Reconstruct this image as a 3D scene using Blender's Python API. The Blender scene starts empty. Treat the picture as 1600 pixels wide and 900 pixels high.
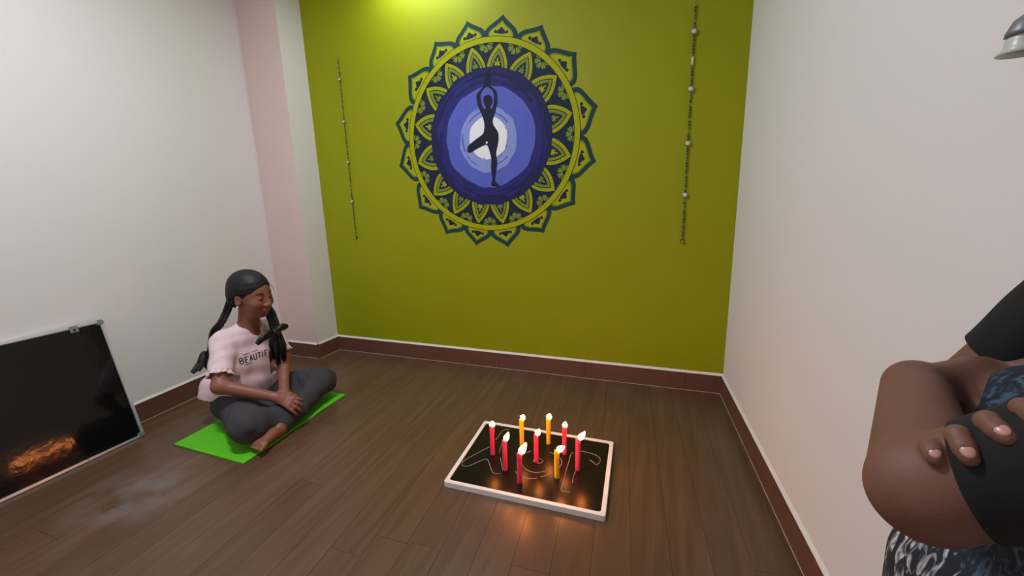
import bpy, bmesh, math, random
import numpy as np
from mathutils import Vector, Matrix, noise
random.seed(7)
SC = bpy.context.scene
COL = SC.collection
PI = math.pi

# ------------------------------------------------------------------ camera
F_PX, YAW, PITCH, ROLL = 662.9997, 0.3481, 0.2088, -0.0268
CAM = np.array([0.0, 0.0, 1.0])
def cam_axes():
    cy, sy, cp, sp = math.cos(YAW), math.sin(YAW), math.cos(PITCH), math.sin(PITCH)
    f = np.array([-sy*cp, cy*cp, -sp]); r = np.array([cy, sy, 0]); u = np.cross(r, f)
    cr, sr = math.cos(ROLL), math.sin(ROLL)
    return cr*r+sr*u, -sr*r+cr*u, f
AR, AU, AF = cam_axes()
cd = bpy.data.cameras.new('camera'); co = bpy.data.objects.new('camera', cd); COL.objects.link(co)
cd.sensor_fit = 'HORIZONTAL'; cd.sensor_width = 36; cd.lens = 36*F_PX/1600; cd.clip_start = 0.01; cd.clip_end = 50
co.matrix_world = Matrix(((AR[0], AU[0], -AF[0], CAM[0]), (AR[1], AU[1], -AF[1], CAM[1]), (AR[2], AU[2], -AF[2], CAM[2]), (0, 0, 0, 1)))
SC.camera = co
def ray(u, v): return AF + AR*(u-800)/F_PX + AU*(450-v)/F_PX
def atx(u, v, x): d = ray(u, v); return CAM + d*(x/d[0])
def atz(u, v, z): d = ray(u, v); return CAM + d*((z-1)/d[2])
def atd(u, v, t): return CAM + ray(u, v)*t

# ------------------------------------------------------------------ world, lights, exposure
w = bpy.data.worlds.new('world'); SC.world = w; w.use_nodes = True
w.node_tree.nodes['Background'].inputs[0].default_value = (0.75, 0.85, 1.0, 1)
w.node_tree.nodes['Background'].inputs[1].default_value = 0.6
SC.view_settings.view_transform = 'Standard'; SC.view_settings.look = 'None'
SC.view_settings.gamma = 1; SC.view_settings.use_curve_mapping = False
SC.view_settings.exposure = 0.15
def area(name, loc, target, sx, sy, power, col, spread=PI):
    l = bpy.data.lights.new(name, 'AREA'); l.shape = 'RECTANGLE'; l.size = sx; l.size_y = sy; l.energy = power; l.color = col; l.spread = spread
    o = bpy.data.objects.new(name, l); COL.objects.link(o); o.location = loc
    o.rotation_euler = (Vector(target)-Vector(loc)).to_track_quat('-Z', 'Y').to_euler()
    return o
area('window_daylight', (-1.45, -1.28, 1.4), (-1.5, 2.0, 0.7), 1.1, 1.0, 5, (1.0, 0.90, 0.90))
area('ceiling_lamp_light', (-1.15, 0.75, 2.38), (-1.15, 0.75, 0), 0.5, 0.14, 27, (0.915, 0.97, 1.04))
area('wall_tube_light', (-1.25, 2.08, 2.20), (-1.25, 2.20, 1.0), 0.55, 0.06, 3.2, (0.84, 1.0, 1.06))

# ------------------------------------------------------------------ materials
def mat(name, col, rough=0.6, metal=0.0, spec=0.5, noise_amt=0, noise_scale=20, bump=0, bump_scale=60, emit=None, emit_s=0, sss=0, coat=0):
    m = bpy.data.materials.new(name); m.use_nodes = True
    nt = m.node_tree; b = nt.nodes['Principled BSDF']
    b.inputs['Base Color'].default_value = (*col, 1); b.inputs['Roughness'].default_value = rough
    b.inputs['Metallic'].default_value = metal; b.inputs['Specular IOR Level'].default_value = spec
    if coat: b.inputs['Coat Weight'].default_value = coat; b.inputs['Coat Roughness'].default_value = 0.08
    if sss:
        b.inputs['Subsurface Weight'].default_value = sss; b.inputs['Subsurface Radius'].default_value = (0.02, 0.006, 0.004); b.inputs['Subsurface Scale'].default_value = 0.4
    if emit: b.inputs['Emission Color'].default_value = (*emit, 1); b.inputs['Emission Strength'].default_value = emit_s
    if noise_amt or bump:
        tc = nt.nodes.new('ShaderNodeTexCoord')
    if noise_amt:
        n = nt.nodes.new('ShaderNodeTexNoise'); n.inputs['Scale'].default_value = noise_scale; n.inputs['Detail'].default_value = 5
        nt.links.new(tc.outputs['Object'], n.inputs['Vector'])
        mx = nt.nodes.new('ShaderNodeMix'); mx.data_type = 'RGBA'
        mx.inputs[6].default_value = (*[c*(1-noise_amt) for c in col], 1); mx.inputs[7].default_value = (*[min(1, c*(1+noise_amt)) for c in col], 1)
        nt.links.new(n.outputs['Fac'], mx.inputs[0]); nt.links.new(mx.outputs[2], b.inputs['Base Color'])
    if bump:
        n2 = nt.nodes.new('ShaderNodeTexNoise'); n2.inputs['Scale'].default_value = bump_scale; n2.inputs['Detail'].default_value = 4
        nt.links.new(tc.outputs['Object'], n2.inputs['Vector'])
        bp = nt.nodes.new('ShaderNodeBump'); bp.inputs['Strength'].default_value = bump; bp.inputs['Distance'].default_value = 0.004
        nt.links.new(n2.outputs['Fac'], bp.inputs['Height']); nt.links.new(bp.outputs['Normal'], b.inputs['Normal'])
    return m
def srgb(r, g, b):
    f = lambda c: (c/255/12.92) if c/255 <= 0.04045 else ((c/255+0.055)/1.055)**2.4
    return (f(r), f(g), f(b))
M = {}
M['wall'] = mat('white_wall_paint', srgb(227, 221, 218), 0.75, spec=0.25, noise_amt=0.02, noise_scale=3, bump=0.12, bump_scale=90)
M['pink'] = mat('pale_pink_paint', srgb(217, 195, 189), 0.75, spec=0.25, noise_amt=0.02, noise_scale=3, bump=0.12, bump_scale=90)
M['green'] = mat('green_wall_paint', srgb(147, 151, 4), 0.55, spec=0.25, noise_amt=0.04, noise_scale=4, bump=0.12, bump_scale=90)
M['ceil'] = mat('ceiling_paint', srgb(232, 230, 226), 0.8, spec=0.2)
M['tile'] = mat('skirting_tile', srgb(106, 70, 57), 0.4, noise_amt=0.18, noise_scale=14)
M['white_edge'] = mat('white_paint_edge', srgb(222, 216, 208), 0.7, noise_amt=0.05, noise_scale=40)
M['caulk'] = mat('pale_caulk', srgb(150, 132, 120), 0.8, noise_amt=0.3, noise_scale=60)
M['sub'] = mat('subfloor', srgb(60, 44, 35), 0.9)
def plank_mat():
    m = bpy.data.materials.new('wood_plank'); m.use_nodes = True; nt = m.node_tree; b = nt.nodes['Principled BSDF']
    N = nt.nodes.new; L = nt.links.new
    geo = N('ShaderNodeNewGeometry'); oi = N('ShaderNodeObjectInfo')
    mp = N('ShaderNodeMapping'); mp.inputs['Scale'].default_value = (42, 2.2, 1); mp.inputs['Rotation'].default_value = (0, 0, -0.09)
    L(geo.outputs['Position'], mp.inputs['Vector'])
    ad = N('ShaderNodeVectorMath'); ad.operation = 'MULTIPLY_ADD'
    cm = N('ShaderNodeCombineXYZ'); L(oi.outputs['Random'], cm.inputs[0]); L(oi.outputs['Random'], cm.inputs[1])
    ad.inputs[1].default_value = (37, 53, 0); L(cm.outputs[0], ad.inputs[0]); L(mp.outputs[0], ad.inputs[2])
    n = N('ShaderNodeTexNoise'); n.inputs['Scale'].default_value = 1.0; n.inputs['Detail'].default_value = 6; n.inputs['Distortion'].default_value = 0.6; L(ad.outputs[0], n.inputs['Vector'])
    cr = N('ShaderNodeValToRGB'); e = cr.color_ramp.elements
    e[0].position = 0.3; e[0].color = (*srgb(86, 61, 45), 1); e[1].position = 0.72; e[1].color = (*srgb(103, 75, 56), 1); L(n.outputs['Fac'], cr.inputs[0])
    hs = N('ShaderNodeHueSaturation'); mr = N('ShaderNodeMapRange'); mr.inputs['To Min'].default_value = 0.94; mr.inputs['To Max'].default_value = 1.06
    L(oi.outputs['Random'], mr.inputs['Value']); L(mr.outputs[0], hs.inputs['Value']); L(cr.outputs[0], hs.inputs['Color'])
    # dusty scuffs: noise patches that stay where they are; a painted floor sheen follows
    n2 = N('ShaderNodeTexNoise'); n2.inputs['Scale'].default_value = 3.2; n2.inputs['Detail'].default_value = 7; L(geo.outputs['Position'], n2.inputs['Vector'])
    r2 = N('ShaderNodeMapRange'); r2.inputs['From Min'].default_value = 0.55; r2.inputs['From Max'].default_value = 0.75; r2.inputs['To Max'].default_value = 0.16; L(n2.outputs['Fac'], r2.inputs['Value'])
    mx = N('ShaderNodeMix'); mx.data_type = 'RGBA'; mx.inputs[7].default_value = (*srgb(126, 112, 102), 1)
    L(r2.outputs[0], mx.inputs[0]); L(hs.outputs[0], mx.inputs[6]); L(mx.outputs[2], b.inputs['Base Color'])
    ds = N('ShaderNodeVectorMath'); ds.operation = 'DISTANCE'; ds.inputs[1].default_value = (-1.74, 0.79, 0); L(geo.outputs['Position'], ds.inputs[0])  # pale floor sheen painted into the plank colour, fading out from one point
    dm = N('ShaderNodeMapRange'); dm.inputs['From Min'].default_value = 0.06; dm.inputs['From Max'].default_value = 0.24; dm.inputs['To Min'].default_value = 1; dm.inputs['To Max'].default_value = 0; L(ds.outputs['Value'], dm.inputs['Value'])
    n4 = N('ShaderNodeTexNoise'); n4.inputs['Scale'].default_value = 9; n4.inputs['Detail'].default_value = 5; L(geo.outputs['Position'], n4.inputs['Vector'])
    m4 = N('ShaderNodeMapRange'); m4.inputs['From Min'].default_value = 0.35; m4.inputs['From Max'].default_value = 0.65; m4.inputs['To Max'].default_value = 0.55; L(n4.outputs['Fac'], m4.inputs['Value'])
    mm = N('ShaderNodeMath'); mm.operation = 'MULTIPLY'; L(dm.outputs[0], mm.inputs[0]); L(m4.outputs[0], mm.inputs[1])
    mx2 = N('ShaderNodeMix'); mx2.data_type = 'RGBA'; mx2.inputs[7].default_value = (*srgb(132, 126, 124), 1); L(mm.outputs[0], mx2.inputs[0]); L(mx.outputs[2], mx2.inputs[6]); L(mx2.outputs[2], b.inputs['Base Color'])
    r3 = N('ShaderNodeMapRange'); r3.inputs['To Min'].default_value = 0.24; r3.inputs['To Max'].default_value = 0.40; L(n2.outputs['Fac'], r3.inputs['Value']); L(r3.outputs[0], b.inputs['Roughness'])
    bp = N('ShaderNodeBump'); bp.inputs['Strength'].default_value = 0.08; bp.inputs['Distance'].default_value = 0.002; L(n.outputs['Fac'], bp.inputs['Height']); L(bp.outputs[0], b.inputs['Normal'])
    b.inputs['Specular IOR Level'].default_value = 0.45
    return m
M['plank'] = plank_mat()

# ------------------------------------------------------------------ object helpers
def link(name, mesh, m=None, parent=None, smooth=False):
    o = bpy.data.objects.new(name, mesh); COL.objects.link(o)
    if m is not None and not mesh.materials: mesh.materials.append(m)
    if parent is not None: o.parent = parent
    if smooth: mesh.polygons.foreach_set('use_smooth', [True]*len(mesh.polygons))
    return o
def pyd(name, vs, fs, m, parent=None, smooth=False):
    me = bpy.data.meshes.new(name); me.from_pydata([tuple(map(float, v)) for v in vs], [], fs); me.update()
    return link(name, me, m, parent, smooth)
def bmo(name, bm, m, parent=None, smooth=False):
    me = bpy.data.meshes.new(name); bmesh.ops.recalc_face_normals(bm, faces=bm.faces[:]); bm.to_mesh(me); bm.free()
    return link(name, me, m, parent, smooth)
def empty(name, loc, label, cat, group=None, rz=0):
    o = bpy.data.objects.new(name, None); COL.objects.link(o); o.location = loc; o.rotation_euler = (0, 0, rz); o.empty_display_size = 0.05
    o['label'] = label; o['category'] = cat
    if group: o['group'] = group
    return o
def struct(o, label=None):
    o['kind'] = 'structure'
    if label: o['label'] = label
    return o
def prism_bm(bm, pts, z0, z1):
    a = [bm.verts.new((p[0], p[1], z0)) for p in pts]; b = [bm.verts.new((p[0], p[1], z1)) for p in pts]
    n = len(pts); bm.faces.new(a[::-1]); bm.faces.new(b)
    for i in range(n): bm.faces.new((a[i], a[(i+1) % n], b[(i+1) % n], b[i]))
def prism(name, pts, z0, z1, m, parent=None, bevel=0):
    bm = bmesh.new(); prism_bm(bm, pts, z0, z1)
    if bevel: bmesh.ops.bevel(bm, geom=bm.edges[:], offset=bevel, segments=2, affect='EDGES', profile=0.7)
    return bmo(name, bm, m, parent)
def tube_bm(bm, pts, radii, n=10, caps=True):
    P = [Vector(p) for p in pts]; k = len(P)
    if not hasattr(radii, '__len__'): radii = [radii]*k
    prev = None; rings = []
    for i in range(k):
        t = (P[min(i+1, k-1)]-P[max(i-1, 0)]).normalized()
        if prev is None:
            a = t.orthogonal().normalized()
        else:
            a = (prev - t*prev.dot(t)).normalized()
        prev = a; b = t.cross(a)
        rings.append([bm.verts.new(P[i]+(a*math.cos(2*PI*j/n)+b*math.sin(2*PI*j/n))*radii[i]) for j in range(n)])
    for i in range(k-1):
        for j in range(n): bm.faces.new((rings[i][j], rings[i][(j+1) % n], rings[i+1][(j+1) % n], rings[i+1][j]))
    if caps: bm.faces.new(rings[0][::-1]); bm.faces.new(rings[-1])
def tube(name, pts, radii, m, parent=None, n=10):
    bm = bmesh.new(); tube_bm(bm, pts, radii, n); return bmo(name, bm, m, parent, True)
def ball(name, c, r, m, parent=None, seg=14, scale=(1, 1, 1), rot=None):
    bm = bmesh.new(); bmesh.ops.create_uvsphere(bm, u_segments=seg, v_segments=max(6, seg*2//3), radius=1)
    mt = Matrix.Translation(c) @ (rot.to_4x4() if rot else Matrix()) @ Matrix.Diagonal((r*scale[0], r*scale[1], r*scale[2], 1))
    bmesh.ops.transform(bm, matrix=mt, verts=bm.verts[:]); return bmo(name, bm, m, parent, True)
def lathe(name, prof, c, m, parent=None, n=24):
    bm = bmesh.new(); rings = []
    for r, z in prof:
        rings.append([bm.verts.new((c[0]+max(r, 1e-5)*math.cos(2*PI*j/n), c[1]+max(r, 1e-5)*math.sin(2*PI*j/n), c[2]+z)) for j in range(n)])
    for i in range(len(prof)-1):
        for j in range(n): bm.faces.new((rings[i][j], rings[i][(j+1) % n], rings[i+1][(j+1) % n], rings[i+1][j]))
    return bmo(name, bm, m, parent, True)

# --------------------------------------- signed-distance bodies, meshed by surface nets
class Body:
    def __init__(s, lo, hi, h):
        s.lo = np.array(lo, float); s.h = h
        n = np.ceil((np.array(hi)-s.lo)/h).astype(int)+1
        s.n = n; s.D = np.ones(n, np.float32)
        s.ax = [s.lo[i]+h*np.arange(n[i]) for i in range(3)]
    def _sl(s, lo, hi):
        a = np.clip(np.floor((np.array(lo)-s.lo)/s.h).astype(int), 0, s.n); b = np.clip(np.ceil((np.array(hi)-s.lo)/s.h).astype(int)+1, 0, s.n)
        sl = tuple(slice(a[i], b[i]) for i in range(3))
        X = s.ax[0][sl[0]][:, None, None].astype(np.float32); Y = s.ax[1][sl[1]][None, :, None].astype(np.float32); Z = s.ax[2][sl[2]][None, None, :].astype(np.float32)
        return sl, X, Y, Z
    def _comb(s, sl, d, k, mode):
        A = s.D[sl]
        if A.size == 0: return
        d = d.astype(np.float32)
        if mode == 'sub': d = -d
        if k > 0:
            hh = np.maximum(k-np.abs(A-d), 0)/k
            s.D[sl] = (np.minimum(A, d)-hh*hh*k/4) if mode == 'add' else (np.maximum(A, d)+hh*hh*k/4)
        else:
            s.D[sl] = np.minimum(A, d) if mode == 'add' else np.maximum(A, d)
    def cap(s, a, b, ra, rb, k=0.02, mode='add', flat=False):
        a = np.array(a, float); b = np.array(b, float); m = max(ra, rb)+k+3*s.h
        sl, X, Y, Z = s._sl(np.minimum(a, b)-m, np.maximum(a, b)+m)
        ab = b-a; L2 = ab@ab; L = math.sqrt(L2)
        t = ((X-a[0])*ab[0]+(Y-a[1])*ab[1]+(Z-a[2])*ab[2])/L2
        tc = np.clip(t, 0, 1)
        if flat:
            dr = np.sqrt(np.maximum((X-a[0]-t*ab[0])**2+(Y-a[1]-t*ab[1])**2+(Z-a[2]-t*ab[2])**2, 0))-(ra+(rb-ra)*tc)
            d = np.maximum(dr, (np.abs(t-0.5)-0.5)*L)
        else:
            d = np.sqrt((X-a[0]-tc*ab[0])**2+(Y-a[1]-tc*ab[1])**2+(Z-a[2]-tc*ab[2])**2)-(ra+(rb-ra)*tc)
        s._comb(sl, d, k, mode); return s
    def chain(s, pts, rr, k=0.02):
        for i in range(len(pts)-1): s.cap(pts[i], pts[i+1], rr[i], rr[i+1], k)
        return s
    def ell(s, c, r, k=0.02, mode='add', rot=None):
        c = np.array(c, float); r = np.array(r, float); m = r.max()+k+3*s.h
        sl, X, Y, Z = s._sl(c-m, c+m); x, y, z = X-c[0], Y-c[1], Z-c[2]
        if rot is not None:
            x, y, z = [x*rot[0, i]+y*rot[1, i]+z*rot[2, i] for i in range(3)]
        q0 = np.sqrt((x/r[0])**2+(y/r[1])**2+(z/r[2])**2); q1 = np.sqrt((x/r[0]**2)**2+(y/r[1]**2)**2+(z/r[2]**2)**2)
        d = q0*(q0-1)/np.maximum(q1, 1e-6)
        s._comb(sl, d, k, mode); return s
    def cut(s, p, n, lo=None, hi=None, k=0.0):       # remove the side the normal points to
        p = np.array(p, float); n = np.array(n, float); n = n/np.linalg.norm(n)
        sl, X, Y, Z = s._sl(s.lo if lo is None else lo, s.lo+s.n*s.h if hi is None else hi)
        d = (X-p[0])*n[0]+(Y-p[1])*n[1]+(Z-p[2])*n[2]
        s._comb(sl, -d, k, 'sub'); return s
    def warp(s, fn):
        X, Y, Z = s.ax[0][:, None, None], s.ax[1][None, :, None], s.ax[2][None, None, :]
        s.D += fn(X, Y, Z).astype(np.float32); return s
    def mesh(s, name, m, parent=None):
        D = s.D; h = s.h; S = D < 0
        nx, ny, nz = D.shape
        c = np.zeros((nx-1, ny-1, nz-1), np.int8)
        for i in (0, 1):
            for j in (0, 1):
                for k in (0, 1): c += S[i:nx-1+i, j:ny-1+j, k:nz-1+k]
        act = np.argwhere((c > 0) & (c < 8))
        idx = -np.ones(c.shape, np.int32); idx[tuple(act.T)] = np.arange(len(act))
        acc = np.zeros((len(act), 3)); cnt = np.zeros(len(act))
        cor = [(i, j, k) for i in (0, 1) for j in (0, 1) for k in (0, 1)]
        val = {q: D[act[:, 0]+q[0], act[:, 1]+q[1], act[:, 2]+q[2]] for q in cor}
        for q in cor:
            for a in range(3):
                if q[a] == 0:
                    q2 = list(q); q2[a] = 1; q2 = tuple(q2)
                    v0, v1 = val[q], val[q2]; x = (v0 < 0) != (v1 < 0)
                    t = np.where(x, v0/np.where(x, v0-v1, 1), 0)
                    p = np.tile(np.array(q, float), (len(act), 1)); p[:, a] += t
                    acc[x] += p[x]; cnt[x] += 1
        V = s.lo+h*(act+acc/cnt[:, None])
        Fs = []
        for a in range(3):
            b1, b2 = (a+1) % 3, (a+2) % 3
            s0 = [slice(None)]*3; s1 = [slice(None)]*3
            s0[a] = slice(0, -1); s1[a] = slice(1, None)
            for b in (b1, b2): s0[b] = slice(1, -1); s1[b] = slice(1, -1)
            A, B = S[tuple(s0)], S[tuple(s1)]
            e = np.argwhere(A != B); flip = A[tuple(e.T)]
            e = e.copy(); e[:, b1] += 1; e[:, b2] += 1
            def g(d1, d2):
                q = e.copy(); q[:, b1] -= d1; q[:, b2] -= d2; return idx[tuple(q.T)]
            qd = np.stack([g(1, 1), g(0, 1), g(0, 0), g(1, 0)], 1)
            qd[~flip] = qd[~flip][:, ::-1]
            Fs.append(qd)
        Fq = np.concatenate(Fs); Fq = Fq[(Fq >= 0).all(1)]
        me = bpy.data.meshes.new(name)
        me.vertices.add(len(V)); me.vertices.foreach_set('co', V.astype(np.float32).ravel())
        me.loops.add(len(Fq)*4); me.loops.foreach_set('vertex_index', Fq.astype(np.int32).ravel())
        me.polygons.add(len(Fq)); me.polygons.foreach_set('loop_start', np.arange(0, len(Fq)*4, 4, dtype=np.int32))
        me.update(calc_edges=True); me.validate()
        return link(name, me, m, parent, True)

# ------------------------------------------------------------------ room shell
YB = 2.2357; HC = 2.45; YF = -1.45
XR = lambda y: 0.3082-0.081*(y-YB)
XL = lambda y: -2.3994-0.092*(y-2.0536)
XP0, XP1, YP = -2.106, -2.1074, 2.0536             # pillar corner at back wall, pillar front corner
HB = 0.0966
T = 0.12
room = [(XL(YF), YF), (XR(YF), YF), (XR(YB), YB), (XL(YB), YB)]
flo = struct(prism('floor', [(-2.3, YF-T), (1.0, YF-T), (0.6, YB+T), (-2.7, YB+T)], -0.08, -0.012, M['sub']), 'floor of dark brown wooden planks')
flo.data.transform(Matrix.Translation((0, 0, 0)))
struct(prism('ceiling', [(-2.6, YF-T), (1.0, YF-T), (0.6, YB+T), (-2.8, YB+T)], HC, HC+0.08, M['ceil']), 'white ceiling')
struct(prism('wall_back', [(XP0, YB), (XR(YB)+T, YB), (XR(YB)+T, YB+T), (XP0, YB+T)], -0.012, HC, M['green']), 'olive green back wall')
struct(prism('wall_right', [(XR(YF), YF), (XR(YF)+T, YF), (XR(YB)+T, YB), (XR(YB), YB)], -0.012, HC, M['wall']), 'white wall on the right')
struct(prism('wall_left', [(XL(YF)-T, YF), (XL(YF), YF), (XL(YP), YP), (XL(YP)-T, YP)], -0.012, HC, M['wall']), 'white wall on the left')
pil = prism('wall_left_pillar', [(XL(YP)-T, YP), (XP1, YP), (XP0, YB), (XP0, YB+T), (XL(YP)-T, YB+T)], -0.012, HC, M['wall'])
pil.data.materials.append(M['pink'])
for f in pil.data.polygons:
    if f.normal.y < -0.7: f.material_index = 1
struct(pil, 'pillar with pale pink front in the back left corner')
# wall behind the camera with its window opening
bm = bmesh.new()
x0, x1, wx0, wx1, wz0, wz1 = XL(YF)-T, XR(YF)+T, -2.05, -0.85, 0.85, 1.95
for (a, b, c, d) in ((x0, wx0, -0.012, HC), (wx1, x1, -0.012, HC), (wx0, wx1, -0.012, wz0), (wx0, wx1, wz1, HC)):
    prism_bm(bm, [(a, YF-T), (b, YF-T), (b, YF), (a, YF)], c, d)
struct(bmo('wall_front', bm, M['wall']), 'white wall behind the camera with a window opening')
# planks clipped to the room
def clip(poly, a, b):
    out = []; side = lambda p: (b[0]-a[0])*(p[1]-a[1])-(b[1]-a[1])*(p[0]-a[0])
    for i in range(len(poly)):
        p, q = poly[i], poly[(i+1) % len(poly)]; sp, sq = side(p), side(q)
        if sp >= 0: out.append(p)
        if (sp >= 0) != (sq >= 0):
            t = sp/(sp-sq); out.append((p[0]+t*(q[0]-p[0]), p[1]+t*(q[1]-p[1])))
    return out
PW, PL, SK = 0.108, 1.15, -0.09
rp = random.Random(3)
for i in range(-2, 32):
    off = rp.uniform(0, PL)
    for j in range(-1, 6):
        xa = -2.42+i*PW+0.0004; xb = xa+PW-0.0008; ya = -2.4+off+j*PL+0.0004; yb = ya+PL-0.0008
        q = [(xa+SK*(ya-1), ya), (xb+SK*(ya-1), ya), (xb+SK*(yb-1), yb), (xa+SK*(yb-1), yb)]
        for k in range(4):
            if len(q) > 2: q = clip(q, room[k], room[(k+1) % 4])
        if len(q) > 2:
            ar = abs(sum(q[k][0]*q[(k+1) % len(q)][1]-q[(k+1) % len(q)][0]*q[k][1] for k in range(len(q))))/2
            if ar < 0.0015: continue
            dz = rp.uniform(-0.0004, 0)
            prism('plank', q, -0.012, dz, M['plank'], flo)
# skirting tiles
def skirting(name, p0, p1, inward, label, tl=0.52, offs=0.1):
    p0 = Vector((*p0, 0)); p1 = Vector((*p1, 0)); d = (p1-p0); L = d.length; d.normalize(); n = Vector((*inward, 0)).normalized(); th = 0.009
    base = pyd(name, [p0, p1, p1+n*0.003, p0+n*0.003, p0+Vector((0, 0, HB)), p1+Vector((0, 0, HB)), p1+n*0.003+Vector((0, 0, HB)), p0+n*0.003+Vector((0, 0, HB))],
               [(0, 3, 2, 1), (4, 5, 6, 7), (0, 1, 5, 4), (1, 2, 6, 5), (2, 3, 7, 6), (3, 0, 4, 7)], M['tile'])
    struct(base, label); s = -offs
    while s < L:
        a, b = max(s, 0)+0.0006, min(s+tl, L)-0.0006; s += tl
        if b-a < 0.005: continue
        A, B = p0+d*a, p0+d*b; i1, i2 = n*0.003, n*th; z1 = Vector((0, 0, HB-0.001))
        bm = bmesh.new(); vs = [bm.verts.new(v) for v in (A+i1, B+i1, B+i2, A+i2, A+i1+z1, B+i1+z1, B+i2+z1, A+i2+z1)]
        for f in ((0, 3, 2, 1), (4, 5, 6, 7), (0, 1, 5, 4), (1, 2, 6, 5), (2, 3, 7, 6), (3, 0, 4, 7)): bm.faces.new([vs[k] for k in f])
        bmo('tile', bm, M['tile'], base)
    # painted plaster lip above the tiles and a thin caulk line at the floor
    N = max(2, int(L/0.03)); vs = []; fs = []
    for i in range(N+1):
        q = p0+d*(L*i/N); z = HB+0.006+0.0022*noise.noise(q*21); zz = HB-0.001+0.0016*noise.noise(q*33+Vector((3, 1, 0)))
        vs += [q+n*th+Vector((0, 0, zz)), q+n*0.0005+Vector((0, 0, z+0.004)), q+n*0.0002+Vector((0, 0, zz-0.004))]
    for i in range(N):
        a = i*3; fs += [(a, a+3, a+4, a+1), (a+1, a+4, a+5, a+2), (a, a+2, a+5, a+3)]
    pyd('plaster_lip', vs, fs, M['white_edge'], base)
    vs = []; fs = []
    for i in range(N+1):
        q = p0+d*(L*i/N); r = 0.0022+0.0012*noise.noise(q*18)
        vs += [q+n*(th+r)+Vector((0, 0, 0.0003)), q+n*th+Vector((0, 0, r+0.0003)), q+n*(th-0.001)+Vector((0, 0, 0.0003))]
    for i in range(N):
        a = i*3; fs += [(a, a+3, a+4, a+1), (a+1, a+4, a+5, a+2), (a, a+2, a+5, a+3)]
    pyd('caulk_line', vs, fs, M['caulk'], base)
dr = Vector((XR(YB)-XR(YF), YB-YF)).normalized(); dl = Vector((XL(YP)-XL(YF), YP-YF)).normalized()
skirting('baseboard_back', (XP0, YB), (XR(YB), YB), (0, -1), 'red-brown tile skirting below the green wall', offs=0.36)
skirting('baseboard_right', (XR(YB), YB), (XR(YF), YF), (-dr.y, dr.x), 'dark brown tile skirting along the right wall', offs=0.2)
skirting('baseboard_left', (XL(YF), YF), (XL(YP), YP), (dl.y, -dl.x), 'dark brown tile skirting along the left wall', offs=0.3)
skirting('baseboard_pillar', (XL(YP), YP), (XP1, YP), (0, -1), 'dark brown tile skirting on the pink pillar face', offs=0)
skirting('baseboard_pillar_side', (XP1, YP), (XP0, YB), (1, 0), 'dark brown tile skirting on the white pillar side', offs=0)

# ------------------------------------------------------------------ ceiling fittings the light implies (above the frame)
M['lampbody'] = mat('lamp_housing', (0.8, 0.8, 0.8), 0.4)
M['diffuser'] = mat('lamp_diffuser', (0.9, 0.9, 0.9), 0.4, emit=(0.95, 1, 0.95), emit_s=3)
def fitting(loc, sx, sy, label):
    e = empty('ceiling_light', loc, label, 'light')
    def bx(nm, x, y, z0, z1, m):
        bm = bmesh.new(); prism_bm(bm, [(-x, -y), (x, -y), (x, y), (-x, y)], z0, z1); bmo(nm, bm, m, e)
    bx('housing', sx/2, sy/2, -0.04, 0, M['lampbody']); bx('diffuser', sx/2-0.01, sy/2-0.01, -0.05, -0.04, M['diffuser'])
fitting((-1.15, 0.75, HC), 0.56, 0.18, 'flat ceiling light over the middle of the room')
fitting((-1.25, 2.08, 2.26), 0.60, 0.09, 'narrow light hung high on the green wall above the mural')

# ------------------------------------------------------------------ mural on the green wall
CX, CZ = -0.9207, 1.321
def paint(name, col, rough=0.5, streak=0.0):
    m = mat(name, col, 0.6, spec=0.15, noise_amt=streak, noise_scale=18)
    return m
M['navy'] = paint('navy_paint', srgb(31, 40, 60), streak=0.15)
M['teal'] = paint('blue_green_paint', srgb(32, 62, 62), streak=0.12)
M['lime'] = paint('lime_paint', srgb(160, 163, 8), streak=0.06)
M['olive'] = paint('olive_shade_paint', srgb(116, 132, 46), streak=0.2)
M['lines'] = paint('dark_line_paint', srgb(34, 42, 40))
M['disc0'] = paint('midnight_paint', srgb(36, 37, 82), streak=0.12)
M['disc1'] = paint('indigo_paint', srgb(46, 45, 110), streak=0.2)
M['disc2'] = paint('blue_paint', srgb(88, 98, 186), streak=0.10)
M['disc3'] = paint('pale_blue_paint', srgb(136, 146, 208), streak=0.10)
M['disc4'] = paint('moon_white_paint', srgb(232, 230, 234), streak=0.02)
M['ink'] = paint('silhouette_paint', srgb(33, 34, 52))
mural = empty('mural', (CX, YB, CZ), 'round mandala mural with a one-legged yoga pose silhouette painted on the green wall', 'mural')
def flat(name, polys, m, layer, parent=mural, rot=0.0):
    """thin coat(s) of paint: polygons in wall coordinates around the mural centre"""
    bm = bmesh.new(); y = -0.0004*layer; c, s = math.cos(rot), math.sin(rot)
    for q_, pl in enumerate(polys):
        vs = [bm.verts.new((p[0]*c-p[1]*s, y-0.00001*q_, p[0]*s+p[1]*c)) for p in pl]
        es = [bm.edges.new((vs[i], vs[(i+1) % len(vs)])) for i in range(len(vs))]
        bmesh.ops.triangle_fill(bm, use_beauty=True, edges=es, normal=(0, -1, 0))
    for f in bm.faces: f.normal_update()
    for f in bm.faces:
        if f.normal.y > 0: f.normal_flip()
    me = bpy.data.meshes.new(name); bm.to_mesh(me); bm.free()
    return link(name, me, m, parent)
def circ(r, n=72, cx=0, cz=0, wob=0, seed=0, ez=1.0):
    return [(cx+(r+wob*noise.noise(Vector((3*math.cos(2*PI*i/n), 3*math.sin(2*PI*i/n), seed))))*math.cos(2*PI*i/n), cz+ez*(r+wob*noise.noise(Vector((3*math.cos(2*PI*i/n), 3*math.sin(2*PI*i/n), seed))))*math.sin(2*PI*i/n)) for i in range(n)]
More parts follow.
